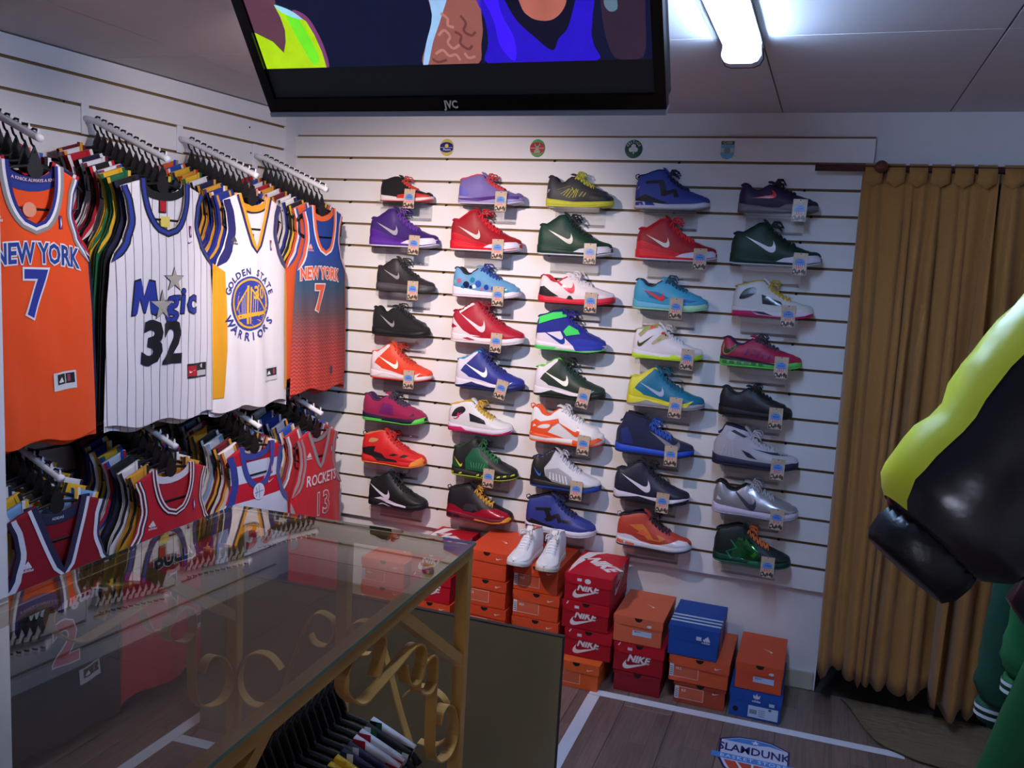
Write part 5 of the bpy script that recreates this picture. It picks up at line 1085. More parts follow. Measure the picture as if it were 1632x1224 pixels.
# white pinstripes MAGIC 32
def stripes(name, base, line, n, axis='X', w=.06, ramp=None):
    m = bpy.data.materials.new(name); m.use_nodes = True
    nt = m.node_tree; b = nt.nodes['Principled BSDF']; b.inputs['Roughness'].default_value = .75; b.inputs['Specular IOR Level'].default_value = .25
    tc = nt.nodes.new('ShaderNodeTexCoord'); sp = nt.nodes.new('ShaderNodeSeparateXYZ'); nt.links.new(tc.outputs['Object'], sp.inputs[0])
    mu = nt.nodes.new('ShaderNodeMath'); mu.operation = 'MULTIPLY_ADD'; mu.inputs[1].default_value = n; mu.inputs[2].default_value = 100.3
    nt.links.new(sp.outputs[axis], mu.inputs[0])
    fr = nt.nodes.new('ShaderNodeMath'); fr.operation = 'FRACT'; nt.links.new(mu.outputs[0], fr.inputs[0])
    rp = nt.nodes.new('ShaderNodeValToRGB'); rp.color_ramp.interpolation = 'CONSTANT'
    els = ramp or [(0, line), (w, base)]
    rp.color_ramp.elements[0].color = srgb(els[0][1]) + (1,)
    rp.color_ramp.elements[1].position = els[1][0]; rp.color_ramp.elements[1].color = srgb(els[1][1]) + (1,)
    for p, c in els[2:]:
        e_ = rp.color_ramp.elements.new(p); e_.color = srgb(c) + (1,)
    nt.links.new(fr.outputs[0], rp.inputs[0]); nt.links.new(rp.outputs[0], b.inputs['Base Color'])
    return m
sd, sc = 2.1, 1.03
jp, t = front_jersey('u2', 'white pinstriped basketball jersey with stars and a black 32', 'u', sc, .83, .165, stripes('pinstripe', (222, 218, 224), (60, 58, 70), 30, 'X', .07), sd)
trims(jp, t, [(24, 24, 28), (36, 54, 140), (24, 24, 28)], [.006, .013, .006])
MB_ = (34, 50, 140)
Mp = [(-.155, -.455), (-.142, -.345), (-.118, -.338), (-.108, -.395), (-.088, -.340), (-.066, -.344), (-.054, -.440), (-.066, -.455), (-.082, -.448), (-.086, -.398), (-.104, -.447), (-.112, -.444), (-.126, -.396), (-.136, -.452)]
put(jp, t, 'lettering_outline', poly2([(-.105 + (x + .105) * 1.1, -.4 + (z + .4) * 1.1) for x, z in Mp]), fab((24, 24, 30)), .003, .02, sc, sd); put(jp, t, 'lettering', poly2(Mp), fab(MB_), .0038, .02, sc, sd)
for cx, cz, r in ((-.032, -.425, .052), (.022, -.335, .042)):
    put(jp, t, 'star_outline', poly2(star(r * 1.12, cx, cz)), fab((30, 30, 36)), .003, .02, sc, sd); put(jp, t, 'star', poly2(star(r, cx, cz)), fab((164, 160, 150)), .0044, .02, sc, sd)
lettered(jp, t, 'gic', .128, .062, -.412, sc, sd, MB_, (24, 24, 30), .0025, .0035, .95, 0, .08, 1.08)
lettered(jp, t, '32', .205, -.03, -.560, sc, sd, (20, 20, 26), None, .006, 0, .88, 0, .1)
put(jp, t, 'number_edge', move2(text2('32', .205, .0085, .1, .88), -.03, -.560), fab((30, 36, 90)), .003, .02, sc, sd)
put(jp, t, 'size_tag', poly2([(.085, -.690), (.185, -.690), (.185, -.637), (.085, -.637)]), fab((30, 28, 32)), .003, .03, sc, sd); put(jp, t, 'tag_red', poly2([(.088, -.683), (.128, -.683), (.128, -.645), (.088, -.645)]), fab((176, 26, 44)), .0036, .03, sc, sd)
put(jp, t, 'tag_grey', poly2([(.132, -.685), (.182, -.685), (.182, -.665), (.132, -.665)]), fab((190, 188, 194)), .0036, .03, sc, sd); put(jp, t, 'tag_size', move2(text2('M', .020, .001), .158, -.650), fab((220, 220, 226)), .0036, .03, sc, sd); put(jp, t, 'tag_logo', poly2(swoosh(.108, -.665, .032)), fab((226, 220, 224)), .0042, .03, sc, sd)
league_logo(jp, t, .105, -.165, sc, sd); put(jp, t, 'tick_logo', poly2(swoosh(.103, -.203, .028)), fab((60, 70, 130)), .003, .03, sc, sd); neck_tag(t, sc, -.085, .032, .045, [(30, 26, 30), (170, 26, 40)])
obj('paper_tag', flat(poly2([(-.018, -.155), (.022, -.155), (.022, -.120), (-.018, -.120)]), -.006), card((214, 196, 96)), t)
# white jersey with bridge crest
sd, sc = 3.4, .92
jp, t = front_jersey('u3', 'white basketball jersey with a round blue and gold bridge crest', 'v', sc, .83, .20, fab((224, 218, 222)), sd)
trims(jp, t, [(214, 148, 30), (40, 34, 84)], [.015, .011], [(34, 34, 96), (34, 34, 96)], [.014, .018])
put(jp, t, 'side_panel', poly2([(-.215, -.27), (-.165, -.30), (-.150, -.60), (-.165, -.78), (-.215, -.78)]), fab((214, 150, 28)), .0026, .03, sc, sd)
put(jp, t, 'side_panel', poly2([(.20, -.27), (.185, -.30), (.180, -.60), (.190, -.78), (.215, -.78)]), fab((214, 150, 28)), .0026, .03, sc, sd)
cx, cz = -.035, -.42
RB = (44, 58, 150); GD = (224, 166, 40)
for r, c, o_ in ((.106, RB, .003), (.098, GD, .0036), (.090, RB, .0042)): put(jp, t, 'crest_ring', poly2(ngon(36, r, cx, cz)), fab(c), o_, .03, sc, sd)
for pts in ([(cx - .022, cz + .07), (cx - .010, cz + .07), (cx - .010, cz - .08), (cx - .022, cz - .08)], [(cx - .004, cz + .065), (cx + .004, cz + .065), (cx + .004, cz - .08), (cx - .004, cz - .08)], [(cx - .075, cz - .045), (cx + .078, cz - .028), (cx + .08, cz - .042), (cx - .065, cz - .062)], [(cx + .004, cz + .06), (cx + .085, cz - .025), (cx + .08, cz - .03), (cx + .004, cz + .05)], [(cx - .022, cz + .06), (cx - .08, cz - .02), (cx - .076, cz - .028), (cx - .022, cz + .05)]):
    put(jp, t, 'bridge', poly2(pts), fab(GD), .0048, .03, sc, sd)
put(jp, t, 'bridge_cables', join(*[poly2([(cx + .012 + .010 * k, cz - .035), (cx + .0145 + .010 * k, cz - .035), (cx + .0145 + .010 * k, cz + .045 - .010 * k), (cx + .012 + .010 * k, cz + .045 - .010 * k)]) for k in range(3)], *[poly2([(cx - .030 - .008 * k, cz - .048), (cx - .0275 - .008 * k, cz - .048), (cx - .0275 - .008 * k, cz + .038 - .010 * k), (cx - .030 - .008 * k, cz + .038 - .010 * k)]) for k in range(5)])[:2], fab((206, 176, 120)), .0048, .03, sc, sd)
put(jp, t, 'number', move2(text2('30', .070, .0018, 0, .85), cx + .042, cz + .040), fab(GD), .0054, .02, sc, sd)
for wd_, a0_, a1_ in (('GOLDEN', 158, 96), ('STATE', 72, 22)): put(jp, t, 'lettering', move2(arc_text(wd_, .124, a0_, a1_, .036, .0008), cx, cz), fab((50, 56, 120)), .003, .02, sc, sd)
tx = arc_text('WARRIORS', .132, 212, 328, .044, .0012, True); put(jp, t, 'lettering', move2(tx, cx, cz), fab((44, 56, 130)), .003, .02, sc, sd)
chest_logo(jp, t, -.115, -.185, sc, sd, (70, 70, 76)); league_logo(jp, t, .085, -.19, sc, sd); size_tag(jp, t, .095, -.705, sc, sd, tilt=.05); neck_tag(t, sc, -.165, .03, .03, [(30, 28, 30)])
obj('neck_print', jp['band'](jp['back'], .016, .016, 1), fab((40, 38, 44)), t, smooth=True)
# blue to orange NEW YORK 7
m = bpy.data.materials.new('fade_knit'); m.use_nodes = True
nt = m.node_tree; b = nt.nodes['Principled BSDF']; b.inputs['Roughness'].default_value = .8
tc = nt.nodes.new('ShaderNodeTexCoord'); sp = nt.nodes.new('ShaderNodeSeparateXYZ'); nt.links.new(tc.outputs['Object'], sp.inputs[0])
mr = nt.nodes.new('ShaderNodeMapRange'); mr.inputs[1].default_value = -.12; mr.inputs[2].default_value = -.78; nt.links.new(sp.outputs['Z'], mr.inputs[0])
rp = nt.nodes.new('ShaderNodeValToRGB'); cr = rp.color_ramp
cr.elements[0].position = .12; cr.elements[0].color = srgb((30, 62, 140)) + (1,); cr.elements[1].position = 1; cr.elements[1].color = srgb((206, 66, 44)) + (1,)
for p, c in ((.34, (46, 74, 100)), (.52, (92, 72, 76)), (.74, (176, 66, 56))): cr.elements.new(p).color = srgb(c) + (1,)
nt.links.new(mr.outputs[0], rp.inputs[0])
ab = nt.nodes.new('ShaderNodeMath'); ab.operation = 'PINGPONG'; ab.inputs[1].default_value = .010; nt.links.new(sp.outputs['X'], ab.inputs[0])
s2 = nt.nodes.new('ShaderNodeMath'); s2.operation = 'ADD'; nt.links.new(sp.outputs['Z'], s2.inputs[0]); nt.links.new(ab.outputs[0], s2.inputs[1])
s3 = nt.nodes.new('ShaderNodeMath'); s3.operation = 'MULTIPLY_ADD'; s3.inputs[1].default_value = 62; s3.inputs[2].default_value = 100; nt.links.new(s2.outputs[0], s3.inputs[0])
s4 = nt.nodes.new('ShaderNodeMath'); s4.operation = 'FRACT'; nt.links.new(s3.outputs[0], s4.inputs[0])
s5 = nt.nodes.new('ShaderNodeMath'); s5.operation = 'LESS_THAN'; s5.inputs[1].default_value = .38; nt.links.new(s4.outputs[0], s5.inputs[0])
m2 = nt.nodes.new('ShaderNodeMapRange'); m2.inputs[1].default_value = -.36; m2.inputs[2].default_value = -.58; m2.inputs[3].default_value = 0; m2.inputs[4].default_value = .75; nt.links.new(sp.outputs['Z'], m2.inputs[0])
s6 = nt.nodes.new('ShaderNodeMath'); s6.operation = 'MULTIPLY'; nt.links.new(s5.outputs[0], s6.inputs[0]); nt.links.new(m2.outputs[0], s6.inputs[1])
mx = nt.nodes.new('ShaderNodeMix'); mx.data_type = 'RGBA'; mx.inputs['B'].default_value = srgb((84, 40, 56)) + (1,)
nt.links.new(s6.outputs[0], mx.inputs['Factor']); nt.links.new(rp.outputs[0], mx.inputs['A']); nt.links.new(mx.outputs['Result'], b.inputs['Base Color'])
sd, sc = 4.2, .80
jp, t = front_jersey('u4', 'basketball jersey fading from blue to orange knit with an orange 7', 'u', sc, .80, .19, m, sd)
trims(jp, t, [(222, 96, 44), (210, 210, 220)], [.014, .008], [(222, 84, 50), (206, 206, 216)], [.012, .007])
lettered(jp, t, 'NEW YORK', .070, -.035, -.288, sc, sd, (216, 92, 50), (214, 214, 222), .003, .0036, .68, .010)
lettered(jp, t, '7', .155, -.045, -.400, sc, sd, (214, 84, 44), (214, 210, 216), .005, .005, .85)
chest_logo(jp, t, -.098, -.185, sc, sd, (210, 150, 140)); put(jp, t, 'league_logo', poly2([(.05, -.735), (.068, -.735), (.068, -.70), (.05, -.70)]), fab((44, 40, 66)), .003, .03, sc, sd)
# lower row
sd, sc = 5.0, .98
jp, t = front_jersey('l1', 'dark red basketball jersey with a wide navy and white V collar', 'v', sc, .80, .215, stripes('two_tone', (30, 30, 46), (30, 30, 46), 1.0, 'Z', .5, [(0, (28, 28, 44)), (.715, (206, 206, 216)), (.725, (126, 18, 32))]), sd)
for nd_ in bpy.data.materials['two_tone'].node_tree.nodes:
    if nd_.type == 'MATH' and nd_.operation == 'MULTIPLY_ADD': nd_.inputs[2].default_value = 101.0
trims(jp, t, [(30, 34, 64), (206, 208, 222)], [.020, .012], [(30, 34, 64), (206, 208, 222)], [.012, .016])
lettered(jp, t, 'washington', .070, .0, -.325, sc, sd, (206, 206, 216), None, .003, 0, .80, 0, .15); lettered(jp, t, '2', .20, .0, -.47, sc, sd, (176, 30, 44), (206, 206, 216), .006, .005, .9)
chest_logo(jp, t, -.118, -.185, sc, sd, (210, 206, 214)); size_tag(jp, t, .09, -.60, sc, sd, (190, 190, 200), tilt=.1)
obj('neck_print', jp['band'](jp['back'], .016, .022, 1), fab((24, 28, 50)), t, smooth=True)
vf = text2('ADIDAS', .012, .0003); obj('neck_lettering', ([(x, .0005, -.058 + z + 1.6 * x * x) for x, z in vf[0]], vf[1]), fab((190, 194, 206)), t)
sd, sc = 6.1, .95
jp, t = front_jersey('l2', 'red basketball jersey with white and black striped trim', 'u', sc, .80, .16, fab((176, 18, 40)), sd)
trims(jp, t, [(214, 212, 220), (90, 16, 30), (214, 212, 220), (40, 22, 34)], [.006, .008, .006, .004])
chest_logo(jp, t, -.105, -.20, sc, sd, (214, 196, 204)); league_logo(jp, t, .09, -.16, sc, sd)
put(jp, t, 'neck_mark', poly2(swoosh(.0, -.1, .05)), fab((196, 120, 110)), -.03, .03, sc, sd)
size_tag(jp, t, .10, -.62, sc, sd, (190, 190, 200), tilt=.1); lettered(jp, t, '1', .17, -.02, -.47, sc, sd, (40, 38, 44), (206, 206, 214), .007, .005, .9)
lettered(jp, t, 'BULLS', .085, -.01, -.33, sc, sd, (30, 26, 30), (214, 212, 220), .004, .004, .85)
sd, sc = 7.3, .95
bandm = stripes('bands', (178, 24, 44), (178, 24, 44), 1.0, 'Z', .5, [(0, (40, 44, 96)), (.55, (188, 198, 222)), (.775, (176, 22, 44)), (.85, (188, 198, 222)), (.925, (176, 22, 44))])
for nd_ in bandm.node_tree.nodes:
    if nd_.type == 'MATH' and nd_.operation == 'MULTIPLY_ADD': nd_.inputs[2].default_value = 101.0
jp, t = front_jersey('l3', 'red and white banded basketball jersey with a round ball emblem', 'u', sc, .80, .16, bandm, sd)
trims(jp, t, [(40, 56, 140)], [.026], [(40, 52, 130)], [.030])
put(jp, t, 'ball_emblem', poly2(ngon(24, .034, -.005, -.195)), fab((200, 206, 222)), .003, .03, sc, sd); put(jp, t, 'ball_face', poly2(ngon(24, .027, -.005, -.195)), fab((190, 200, 222)), .0036, .03, sc, sd)
put(jp, t, 'ball_lines', join(poly2([(-.006, -.168), (-.003, -.168), (-.003, -.222), (-.006, -.222)]), poly2([(-.031, -.197), (.021, -.193), (.021, -.196), (-.031, -.2)]), poly2([(-.024, -.176), (-.021, -.174), (-.016, -.195), (-.022, -.216), (-.025, -.214), (-.019, -.195)])), fab((60, 90, 160)), .0042, .03, sc, sd)
for sx_ in (-.048, .048): lettered(jp, t, '3', .17, sx_, -.37, sc, sd, (170, 24, 44), (206, 206, 216), .006, .005, .85)
league_logo(jp, t, .080, -.115, sc, sd); put(jp, t, 'tick_logo', poly2(swoosh(.075, -.165, .04)), fab((206, 190, 200)), .003, .03, sc, sd)
sd, sc = 8.0, .84
jp, t = front_jersey('l4', 'red basketball jersey lettered ROCKETS with the number 13', 'v', sc, .80, .16, fab((178, 22, 38)), sd)
trims(jp, t, [(132, 126, 132)], [.018], [(132, 126, 132), (178, 22, 38), (132, 126, 132)], [.012, .008, .012])
put(jp, t, 'side_panel', poly2([(.155, -.33), (.19, -.29), (.19, -.40), (.165, -.46)]), fab((140, 134, 140)), .003, .03, sc, sd); put(jp, t, 'side_panel', poly2([(-.15, -.40), (-.185, -.30), (-.19, -.52), (-.15, -.50)]), fab((132, 126, 132)), .003, .03, sc, sd)
lettered(jp, t, 'ROCKETS', .068, .008, -.225, sc, sd, (206, 196, 206), None, .0012, 0, .74, 0, .15)
lettered(jp, t, '13', .145, .010, -.345, sc, sd, (178, 22, 38), (206, 200, 210), .001, .005, .8)
chest_logo(jp, t, -.075, -.115, sc, sd, (206, 190, 198)); league_logo(jp, t, .085, -.10, sc, sd)
# ================================================================== GLASS COUNTER
GOLD = mat((172, 128, 62), rough=0.34, metal=0.12, var=0.12, scale=18, bump=0.05, spec=0.5)
CH = 1.215                           # height of the glass
ct = thing('glass_counter', 'gold metal garment counter with a glass top and scrolled side ornaments', 'counter', (1.961, -2.349, 0), (0, 0, RD(2.5)))
CW, CL = .483, .92
r = .022; ZT = CH - .006             # top of the metal frame
def bar(x0, x1, y0, y1, z0, z1, name='rail'): return obj(name, box(x0, x1, y0, y1, z0, z1, .001), GOLD, ct)
bar(-CW, 0, -r, 0, ZT - r, ZT); bar(-CW, 0, -CL, -CL + r, ZT - r, ZT); bar(-r, 0, -CL + r, -r, ZT - r, ZT); bar(-CW, -CW + r, -CL + r, -r, ZT - r, ZT)
for x in (-CW, -r):
    for y in (-r, -CL): bar(x, x + r, y, y + r, 0.0, ZT - r, 'leg')
bar(-CW / 2 - r / 2, -CW / 2 + r / 2, -r, 0, 0.0, ZT - r, 'leg')
bar(-CW + r, -r, -CL, -CL + r, .18, .20, 'lower_rail'); bar(-CW + r, -CW / 2 - r / 2, -r, 0, .18, .20, 'lower_rail'); bar(-CW / 2 + r / 2, -r, -r, 0, .18, .20, 'lower_rail')
GLASS = clear('counter_glass', (0.80, 0.80, 0.75), 0.01, 1.5, 0.08)
obj('glass_top', box(-CW - .003, .003, -CL - .003, .003, CH - .0055, CH), [GLASS], ct)
obj('glass_edge', join(box(.0031, .0036, -CL - .003, .003, CH - .0055, CH), box(-CW - .0036, -CW - .0031, -CL - .003, .003, CH - .0055, CH), box(-CW - .003, .003, .0031, .0036, CH - .0055, CH)), mat((96, 120, 100), rough=0.15, spec=0.6), ct)
FS = .6038
def fit(p): return [(a * FS, 1.695 - FS * (1.695 - b)) for a, b in p]
SC1 = fit([(-.596, .756), (-.574, .787), (-.566, .828), (-.588, .853), (-.628, .860), (-.687, .858), (-.728, .850), (-.751, .825), (-.745, .790), (-.707, .751), (-.662, .725), (-.601, .725), (-.494, .733), (-.395, .742), (-.34, .727), (-.316, .687), (-.331, .64), (-.375, .635), (-.416, .662), (-.439, .717)])
SC2 = fit([(-.235, .574), (-.266, .563), (-.32, .584), (-.349, .619), (-.318, .663), (-.256, .664), (-.23, .624), (-.232, .551), (-.233, .464), (-.222, .369), (-.171, .313), (-.085, .294), (-.041, .337), (-.077, .422), (-.131, .462), (-.171, .459), (-.185, .43)])
def sm2(p): return [(v.x, v.y) for v in crom([(a, b, 0) for a, b in p], 5)]
SW_ = .019
for x, nm in ((-r / 2, 'right'), (-CW + r / 2, 'left')):
    pl = lambda a, b, d, x=x: (x + d, a, b)
    for pth in (SC1, SC2, [(-CL - a, b) for a, b in SC2]): obj('scroll', ribbon(sm2(pth), SW_, .0025, pl), GOLD, ct)
    obj('lower_rail', box(x - r / 2, x + r / 2, -CL + r, -r, .18, .20, .001), GOLD, ct)
    for a0, a1 in ((-.302, -.015), (-CL + .302, -CL + .015)): obj('brace', ribbon([(a0, ZT - r * .4), (a1, 1.002)], .018, .018, pl), GOLD, ct)
SB2 = fit([(-.61, .401), (-.648, .436), (-.695, .44), (-.743, .411), (-.760, .356), (-.755, .302), (-.719, .266), (-.664, .265)])
SB3 = fit([(-.643, .232), (-.599, .347), (-.556, .478), (-.519, .576), (-.482, .61), (-.437, .597), (-.426, .557), (-.453, .51), (-.492, .509), (-.512, .535)])
plb = lambda a, b, d: (a, -r / 2 + d, b)
for pth in (SB2, SB3):
    obj('scroll', ribbon(sm2(pth), SW_, .0025, plb), GOLD, ct)
    obj('scroll', ribbon(sm2([(-CW - a, b) for a, b in pth]), SW_, .0025, plb), GOLD, ct)
# inner garment rail
RXL, RZL = -.204, .992
obj('garment_rail', tube([(RXL, -.006, RZL), (RXL, -CL + .006, RZL)], .009, 10), metalm((60, 56, 50)), ct, smooth=True)
# board standing behind the counter
bd = thing('board', 'dark olive brown board standing upright between counter and shoe boxes', 'board', (1.195, -1.30, 0), (0, 0, RD(.6)))
obj('panel', box(-.655, .655, -.008, .008, .0, .600, .001), mat((122, 106, 74), rough=0.22, var=0.12, scale=3, spec=0.5, key='board'), bd)
obj('edge_band', join(box(-.655, .655, -.0085, .0085, .6002, .6035), box(.6552, .658, -.0085, .0085, 0, .6035)), mat((36, 34, 32), rough=0.5), bd)
for sx in (-.45, .45): obj('foot', box(sx - .02, sx + .02, .0085, .14, 0.0, .03, .002), mat((60, 52, 38), rough=.6), bd)
# garments hanging inside the counter
cR = RD(2.5); cO = Vector((1.961, -2.349, 0))
def cpt(x, y, z): return cO + Vector((x * cos(cR) - y * sin(cR), x * sin(cR) + y * cos(cR), z))
under = [('white', 'black', 'green'), ('black', 'white', 'green'), ('white', 'red', 'red'), ('white', 'red', 'red'), ('navy', 'grey', 'white'), ('navy', 'navy', 'white'), ('yellow', 'yellow', 'yellow'), ('yellow', 'green', 'yellow'), ('yellow', 'yellow', 'black'), ('red', 'red', 'red'), ('red', 'red', 'white'), ('black', 'red', 'black'), ('navy', 'white', 'sky'), ('black', 'white', 'black'), ('red', 'white', 'red'), ('white', 'sky', 'black'), ('black', 'red', 'white'), ('navy', 'red', 'navy')]
for i, (b, t1, t2) in enumerate(under):
    y = -.100 - .0212 * i
    p = cpt(RXL, y, RZL)
    hanger(p, cR + random.uniform(-.01, .01), 'black hanger, number %s along the rail inside the glass counter' % (['one', 'two', 'three', 'four', 'five', 'six', 'seven', 'eight', 'nine', 'ten', 'eleven', 'twelve', 'thirteen', 'fourteen', 'fifteen', 'sixteen', 'seventeen', 'eighteen'][i]), grp='hangers inside the glass counter')
    back_jersey(p + Vector((0, 0, -.081)), cR + random.uniform(-.01, .01), 'small %s top, %s trim, number %s along the rail inside the glass counter' % (NAMEC.get(b, b), NAMEC.get(t1, t1), ['one', 'two', 'three', 'four', 'five', 'six', 'seven', 'eight', 'nine', 'ten', 'eleven', 'twelve', 'thirteen', 'fourteen', 'fifteen', 'sixteen', 'seventeen', 'eighteen'][i]), 'tops inside the glass counter', 'u', CN[b], (CN[t1], CN[t2]), .70, .86)

# ================================================================== JACKETS ON THE RIGHT
def sleeve(path, radii, flat_dir, seg=28, wr=.05, seed=0.0):
    """puffy sleeve: rings along a path, flattened along flat_dir; returns rings"""
    P = [Vector(v) for v in path]; n = len(P); rings = []
    fd = Vector(flat_dir).normalized()
    for i in range(n):
        t_ = (P[min(i + 1, n - 1)] - P[max(i - 1, 0)]).normalized()
        a = t_.cross(fd).normalized(); b = a.cross(t_).normalized()
        ring = []
        ra, rb = radii[i]
        for j in range(seg):
            q = 2 * pi * j / seg
            k = 1 + wr * sin(i * 1.9 + 2 * sin(q * 2 + seed) + seed) * (.5 + .5 * sin(q * 3 + i * .7 + seed)) + .5 * wr * sin(i * 3.1 + q * 5 + seed)
            ring.append(P[i] + a * (ra * cos(q) * k) + b * (rb * sin(q) * k))
        rings.append(ring)
    return rings
RX = 3.12
rack = thing('garment_rack', 'two-tier chrome garment rack holding jackets beside the curtain', 'garment rack', (RX, -2.1, 0))
CHR = metalm((150, 150, 154), .25)
for y in (-.62, .62):
    obj('upright', tube([(0, y, .02), (0, y, 2.0)], .013, 10), CHR, rack, smooth=True)
    obj('foot', tube([(-.20, y, .015), (0, y, .02), (.20, y, .015)], .014, 10), CHR, rack, smooth=True)
obj('rail', tube([(0, -.62, 2.0), (0, .62, 2.0)], .013, 10), CHR, rack, smooth=True)
obj('upright', tube([(0, .12, .02), (0, .12, 1.986)], .013, 10), CHR, rack, smooth=True)
obj('rail', tube([(0, .12, 1.56), (0, .62, 1.56)], .011, 10), CHR, rack, smooth=True)
jk = thing('jacket', 'black quilted jacket with a bright yellow stripe down the sleeve', 'jacket', (2.98, -2.30, 1.78))
BLK = mat((16, 17, 26), rough=0.24, bump=0.6, scale=22, var=0.1, spec=0.5)
YEL = mat((196, 200, 40), rough=0.38, bump=0.5, scale=26, var=0.06, spec=0.5)
J0 = Vector((2.98, -2.30, 1.78))
vd = (Vector((2.70, -2.42, 1.5)) - Vector((2.50, -3.72, 1.695))).normalized()
ctrl = [(2.990, -2.305, 1.775), (2.925, -2.325, 1.715), (2.868, -2.345, 1.640), (2.808, -2.368, 1.545), (2.745, -2.395, 1.455), (2.690, -2.418, 1.385), (2.664, -2.430, 1.352)]
sp_ = [v - J0 for v in crom(ctrl, 4)]
ns = len(sp_)
rad = [(interp([(0, .138), (.2, .132), (.45, .120), (.7, .113), (.88, .100), (.96, .078), (1, .070)], i / (ns - 1)), interp([(0, .07), (.4, .062), (.8, .058), (1, .04)], i / (ns - 1))) for i in range(ns)]
for i in range(ns):
    q = i / (ns - 1); k = 1 + .05 * abs(sin(q * 3.1 * pi)) - .05 * math.exp(-((q - .36) / .04) ** 2) - .05 * math.exp(-((q - .66) / .04) ** 2)
    rad[i] = (rad[i][0] * k, rad[i][1])
rg_ = sleeve(sp_, rad, vd, 28, .028, .4)
obj('sleeve', loft(rg_), BLK, jk, smooth=True)
# yellow stripe along the outer (upper left) side of the sleeve, slightly proud
def stripe(rings, j0, j1, push, i0, i1):
    out = []
    for i in range(i0, i1):
        c_ = sum(rings[i], Vector()) / len(rings[i])
        row = []
        for j in range(j0, j1 + 1):
            v = rings[i][j % len(rings[i])]; e_ = 1.0 if j0 < j < j1 else .2
            row.append(c_ + (v - c_) * (1 + push * e_))
        out.append(row)
    return loft(out, False)
obj('sleeve_stripe', stripe(rg_, 10, 18, .06, 0, ns - 1), YEL, jk, smooth=True)
cp = [Vector(v) - J0 for v in ((2.668, -2.428, 1.358), (2.655, -2.434, 1.340), (2.642, -2.440, 1.322), (2.634, -2.444, 1.312))]
cr_ = sleeve(cp, [(.070, .040), (.074, .042), (.071, .041), (.062, .034)], vd, 40, .0)
for i, ring in enumerate(cr_):
    c_ = sum(ring, Vector()) / len(ring)
    for j in range(0, 40, 2): ring[j] = c_ + (ring[j] - c_) * .90
obj('cuff', loft(cr_), mat((16, 17, 24), rough=0.35, bump=0.8, scale=60), jk, smooth=True)
tr = [Vector(v) - J0 for v in ((3.06, -2.28, 1.84), (3.07, -2.27, 1.78), (3.09, -2.26, 1.65), (3.10, -2.26, 1.50), (3.11, -2.25, 1.35), (3.11, -2.25, 1.22), (3.11, -2.25, 1.16))]
trr = sleeve([v for v in crom(tr, 3)], [(interp([(0, .09), (.15, .22), (.35, .29), (.85, .30), (1, .25)], i / 18), interp([(0, .05), (.2, .09), (.9, .10), (1, .07)], i / 18)) for i in range(19)], vd, 32, .03, 2.0)
obj('torso', loft(trr), BLK, jk, smooth=True)
obj('collar', loft(sleeve([Vector(v) - J0 for v in ((3.06, -2.28, 1.84), (3.06, -2.28, 1.90))], [(.085, .05), (.075, .045)], vd, 24, 0)), BLK, jk, smooth=True)
hk = [Vector(v) for v in ((3.06, -2.28, 1.88), (3.075, -2.28, 1.95), (3.095, -2.28, 1.985), (RX - .012, -2.28, 2.013), (RX + .008, -2.28, 2.0165), (RX + .018, -2.28, 2.0))]
jh = thing('hanger', 'black hanger of the black and yellow jacket on the rack', 'hanger', (3.06, -2.28, 1.88)); obj('hook', tube([v - Vector((3.06, -2.28, 1.88)) for v in hk], .003, 6), HANG, jh); obj('shoulder_bar', tube([(-.10, .0, -.07), (0, 0, 0), (.10, 0, -.07)], .006, 6), HANG, jh)
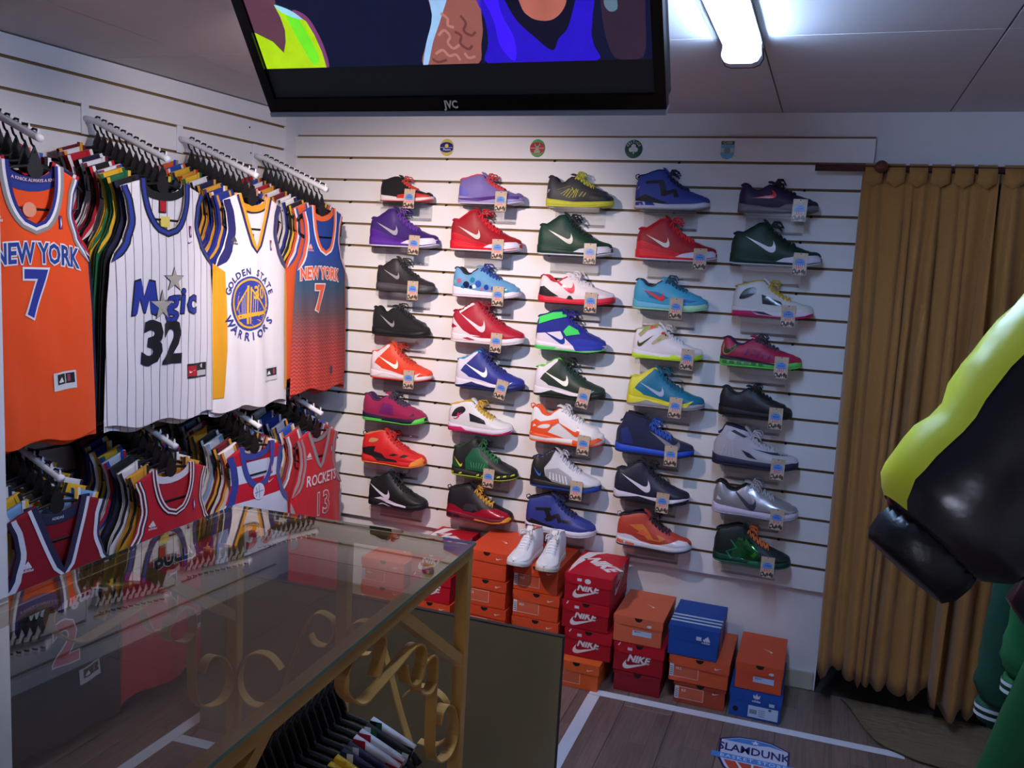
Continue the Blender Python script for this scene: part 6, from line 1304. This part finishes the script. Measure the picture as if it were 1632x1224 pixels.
# green track jackets on the lower rail
GRN = lambda c: mat(c, rough=0.6, bump=0.3, scale=120, var=0.08, spec=0.25)
WST = GRN((196, 202, 206))
def green_jacket(y, x0, lbl, col, c2, cuffz, seed, sl_x, sl_y, topz=1.40):
    O_ = Vector((RX, y, topz)); t = thing('track_jacket', lbl, 'jacket', O_, group='green track jackets on the rack')
    pth = [Vector(v) - O_ for v in crom([(x0 + .10, sl_y, topz - .05), (sl_x + .055, sl_y, topz - .20), (sl_x + .03, sl_y, (topz + cuffz) / 2), (sl_x + .012, sl_y, cuffz + .10), (sl_x, sl_y, cuffz + .03)], 5)]
    k = len(pth)
    R_ = sleeve(pth, [(interp([(0, .075), (.4, .072), (.85, .066), (.95, .052), (1, .045)], i / (k - 1)), .045) for i in range(k)], (0, 1, 0), 24, .04, seed)
    obj('sleeve', loft(R_), GRN(col), t, smooth=True)
    obj('sleeve_stripe', stripe(R_, -1, 1, .05, 1, k - 3), WST, t, smooth=True)
    obj('sleeve_stripe', stripe(R_, 3, 4, .05, 1, k - 3), WST, t, smooth=True)
    cf = [pth[-1], pth[-1] + Vector((0, 0, -.022)), pth[-1] + Vector((0, 0, -.048))]
    obj('cuff', loft(sleeve(cf, [(.046, .036), (.048, .037), (.042, .033)], (0, 1, 0), 24, 0)), GRN(c2), t, smooth=True)
    for q in (.3, .65):
        z_ = -.048 * q
        obj('cuff_stripe', loft(sleeve([pth[-1] + Vector((0, 0, z_ - .004)), pth[-1] + Vector((0, 0, z_ + .004))], [(.050, .040), (.050, .040)], (0, 1, 0), 24, 0), caps=False), WST, t, smooth=True)
    bp = [Vector((0.02, 0, .02)), Vector((.02, 0, -.04)), Vector((.02, 0, -.2)), Vector((.02, 0, -.5)), Vector((.02, 0, -.70))]
    obj('torso', loft(sleeve(crom(bp, 3), [(interp([(0, .08), (.12, .17), (.3, .19), (1, .20)], i / 12), .040) for i in range(13)], (0, 1, 0), 28, .03, seed + 1)), GRN(col), t, smooth=True)
    hh = thing('hanger', 'black hanger of the ' + lbl.split(' with')[0], 'hanger', O_); obj('hook', tube([(.02, 0, .02), (.015, 0, .09), (-.006, 0, .150), (-.004, 0, .174), (.010, 0, .174), (.014, 0, .162)], .003, 6), HANG, hh); obj('shoulder_bar', tube([(-.10, 0, -.05), (.02, 0, .02), (.14, 0, -.05)], .006, 6), HANG, hh)
    return t
green_jacket(-1.535, 3.02, 'dark green track jacket with white cuff stripes nearest the curtain', (18, 62, 46), (20, 64, 48), .735, .7, 2.958, -1.535)
green_jacket(-1.68, 3.05, 'bright green track jacket with white sleeve stripes beside the dark green one', (22, 92, 48), (18, 84, 44), .86, 2.4, 2.975, -1.68)
tp = thing('track_pants', 'green track pants hanging beside the bright green jacket sleeve', 'pants', (RX, -1.80, 1.38))
for s in (-1, 1):
    q = sleeve(crom([(s * .05, 0, 0), (s * .055 - .02, 0, -.30), (s * .065 - .07, 0, -.60), (s * .07 - .13, 0, -.86)], 5), [(interp([(0, .08), (.5, .09), (1, .10)], i / 15), .045) for i in range(16)], (0, 1, 0), 24, .03, s)
    obj('leg', loft(q), GRN((18, 76, 40)), tp, smooth=True)
    obj('side_stripe', stripe(q, -1, 1, .05, 1, 15), WST, tp, smooth=True)
obj('waistband', loft(sleeve([Vector((0, 0, -.02)), Vector((0, 0, .03))], [(.135, .048), (.13, .046)], (0, 1, 0), 28, 0)), GRN((14, 60, 34)), tp, smooth=True)
hh = thing('hanger', 'black hanger of the green track pants', 'hanger', (RX, -1.80, 1.40)); obj('hook', tube([(0, 0, 0.0), (-.004, 0, .09), (-.016, 0, .150), (-.012, 0, .172), (.003, 0, .176), (.013, 0, .162)], .003, 6), HANG, hh); obj('clip_bar', tube([(-.12, 0, 0), (.12, 0, 0)], .006, 6), HANG, hh)
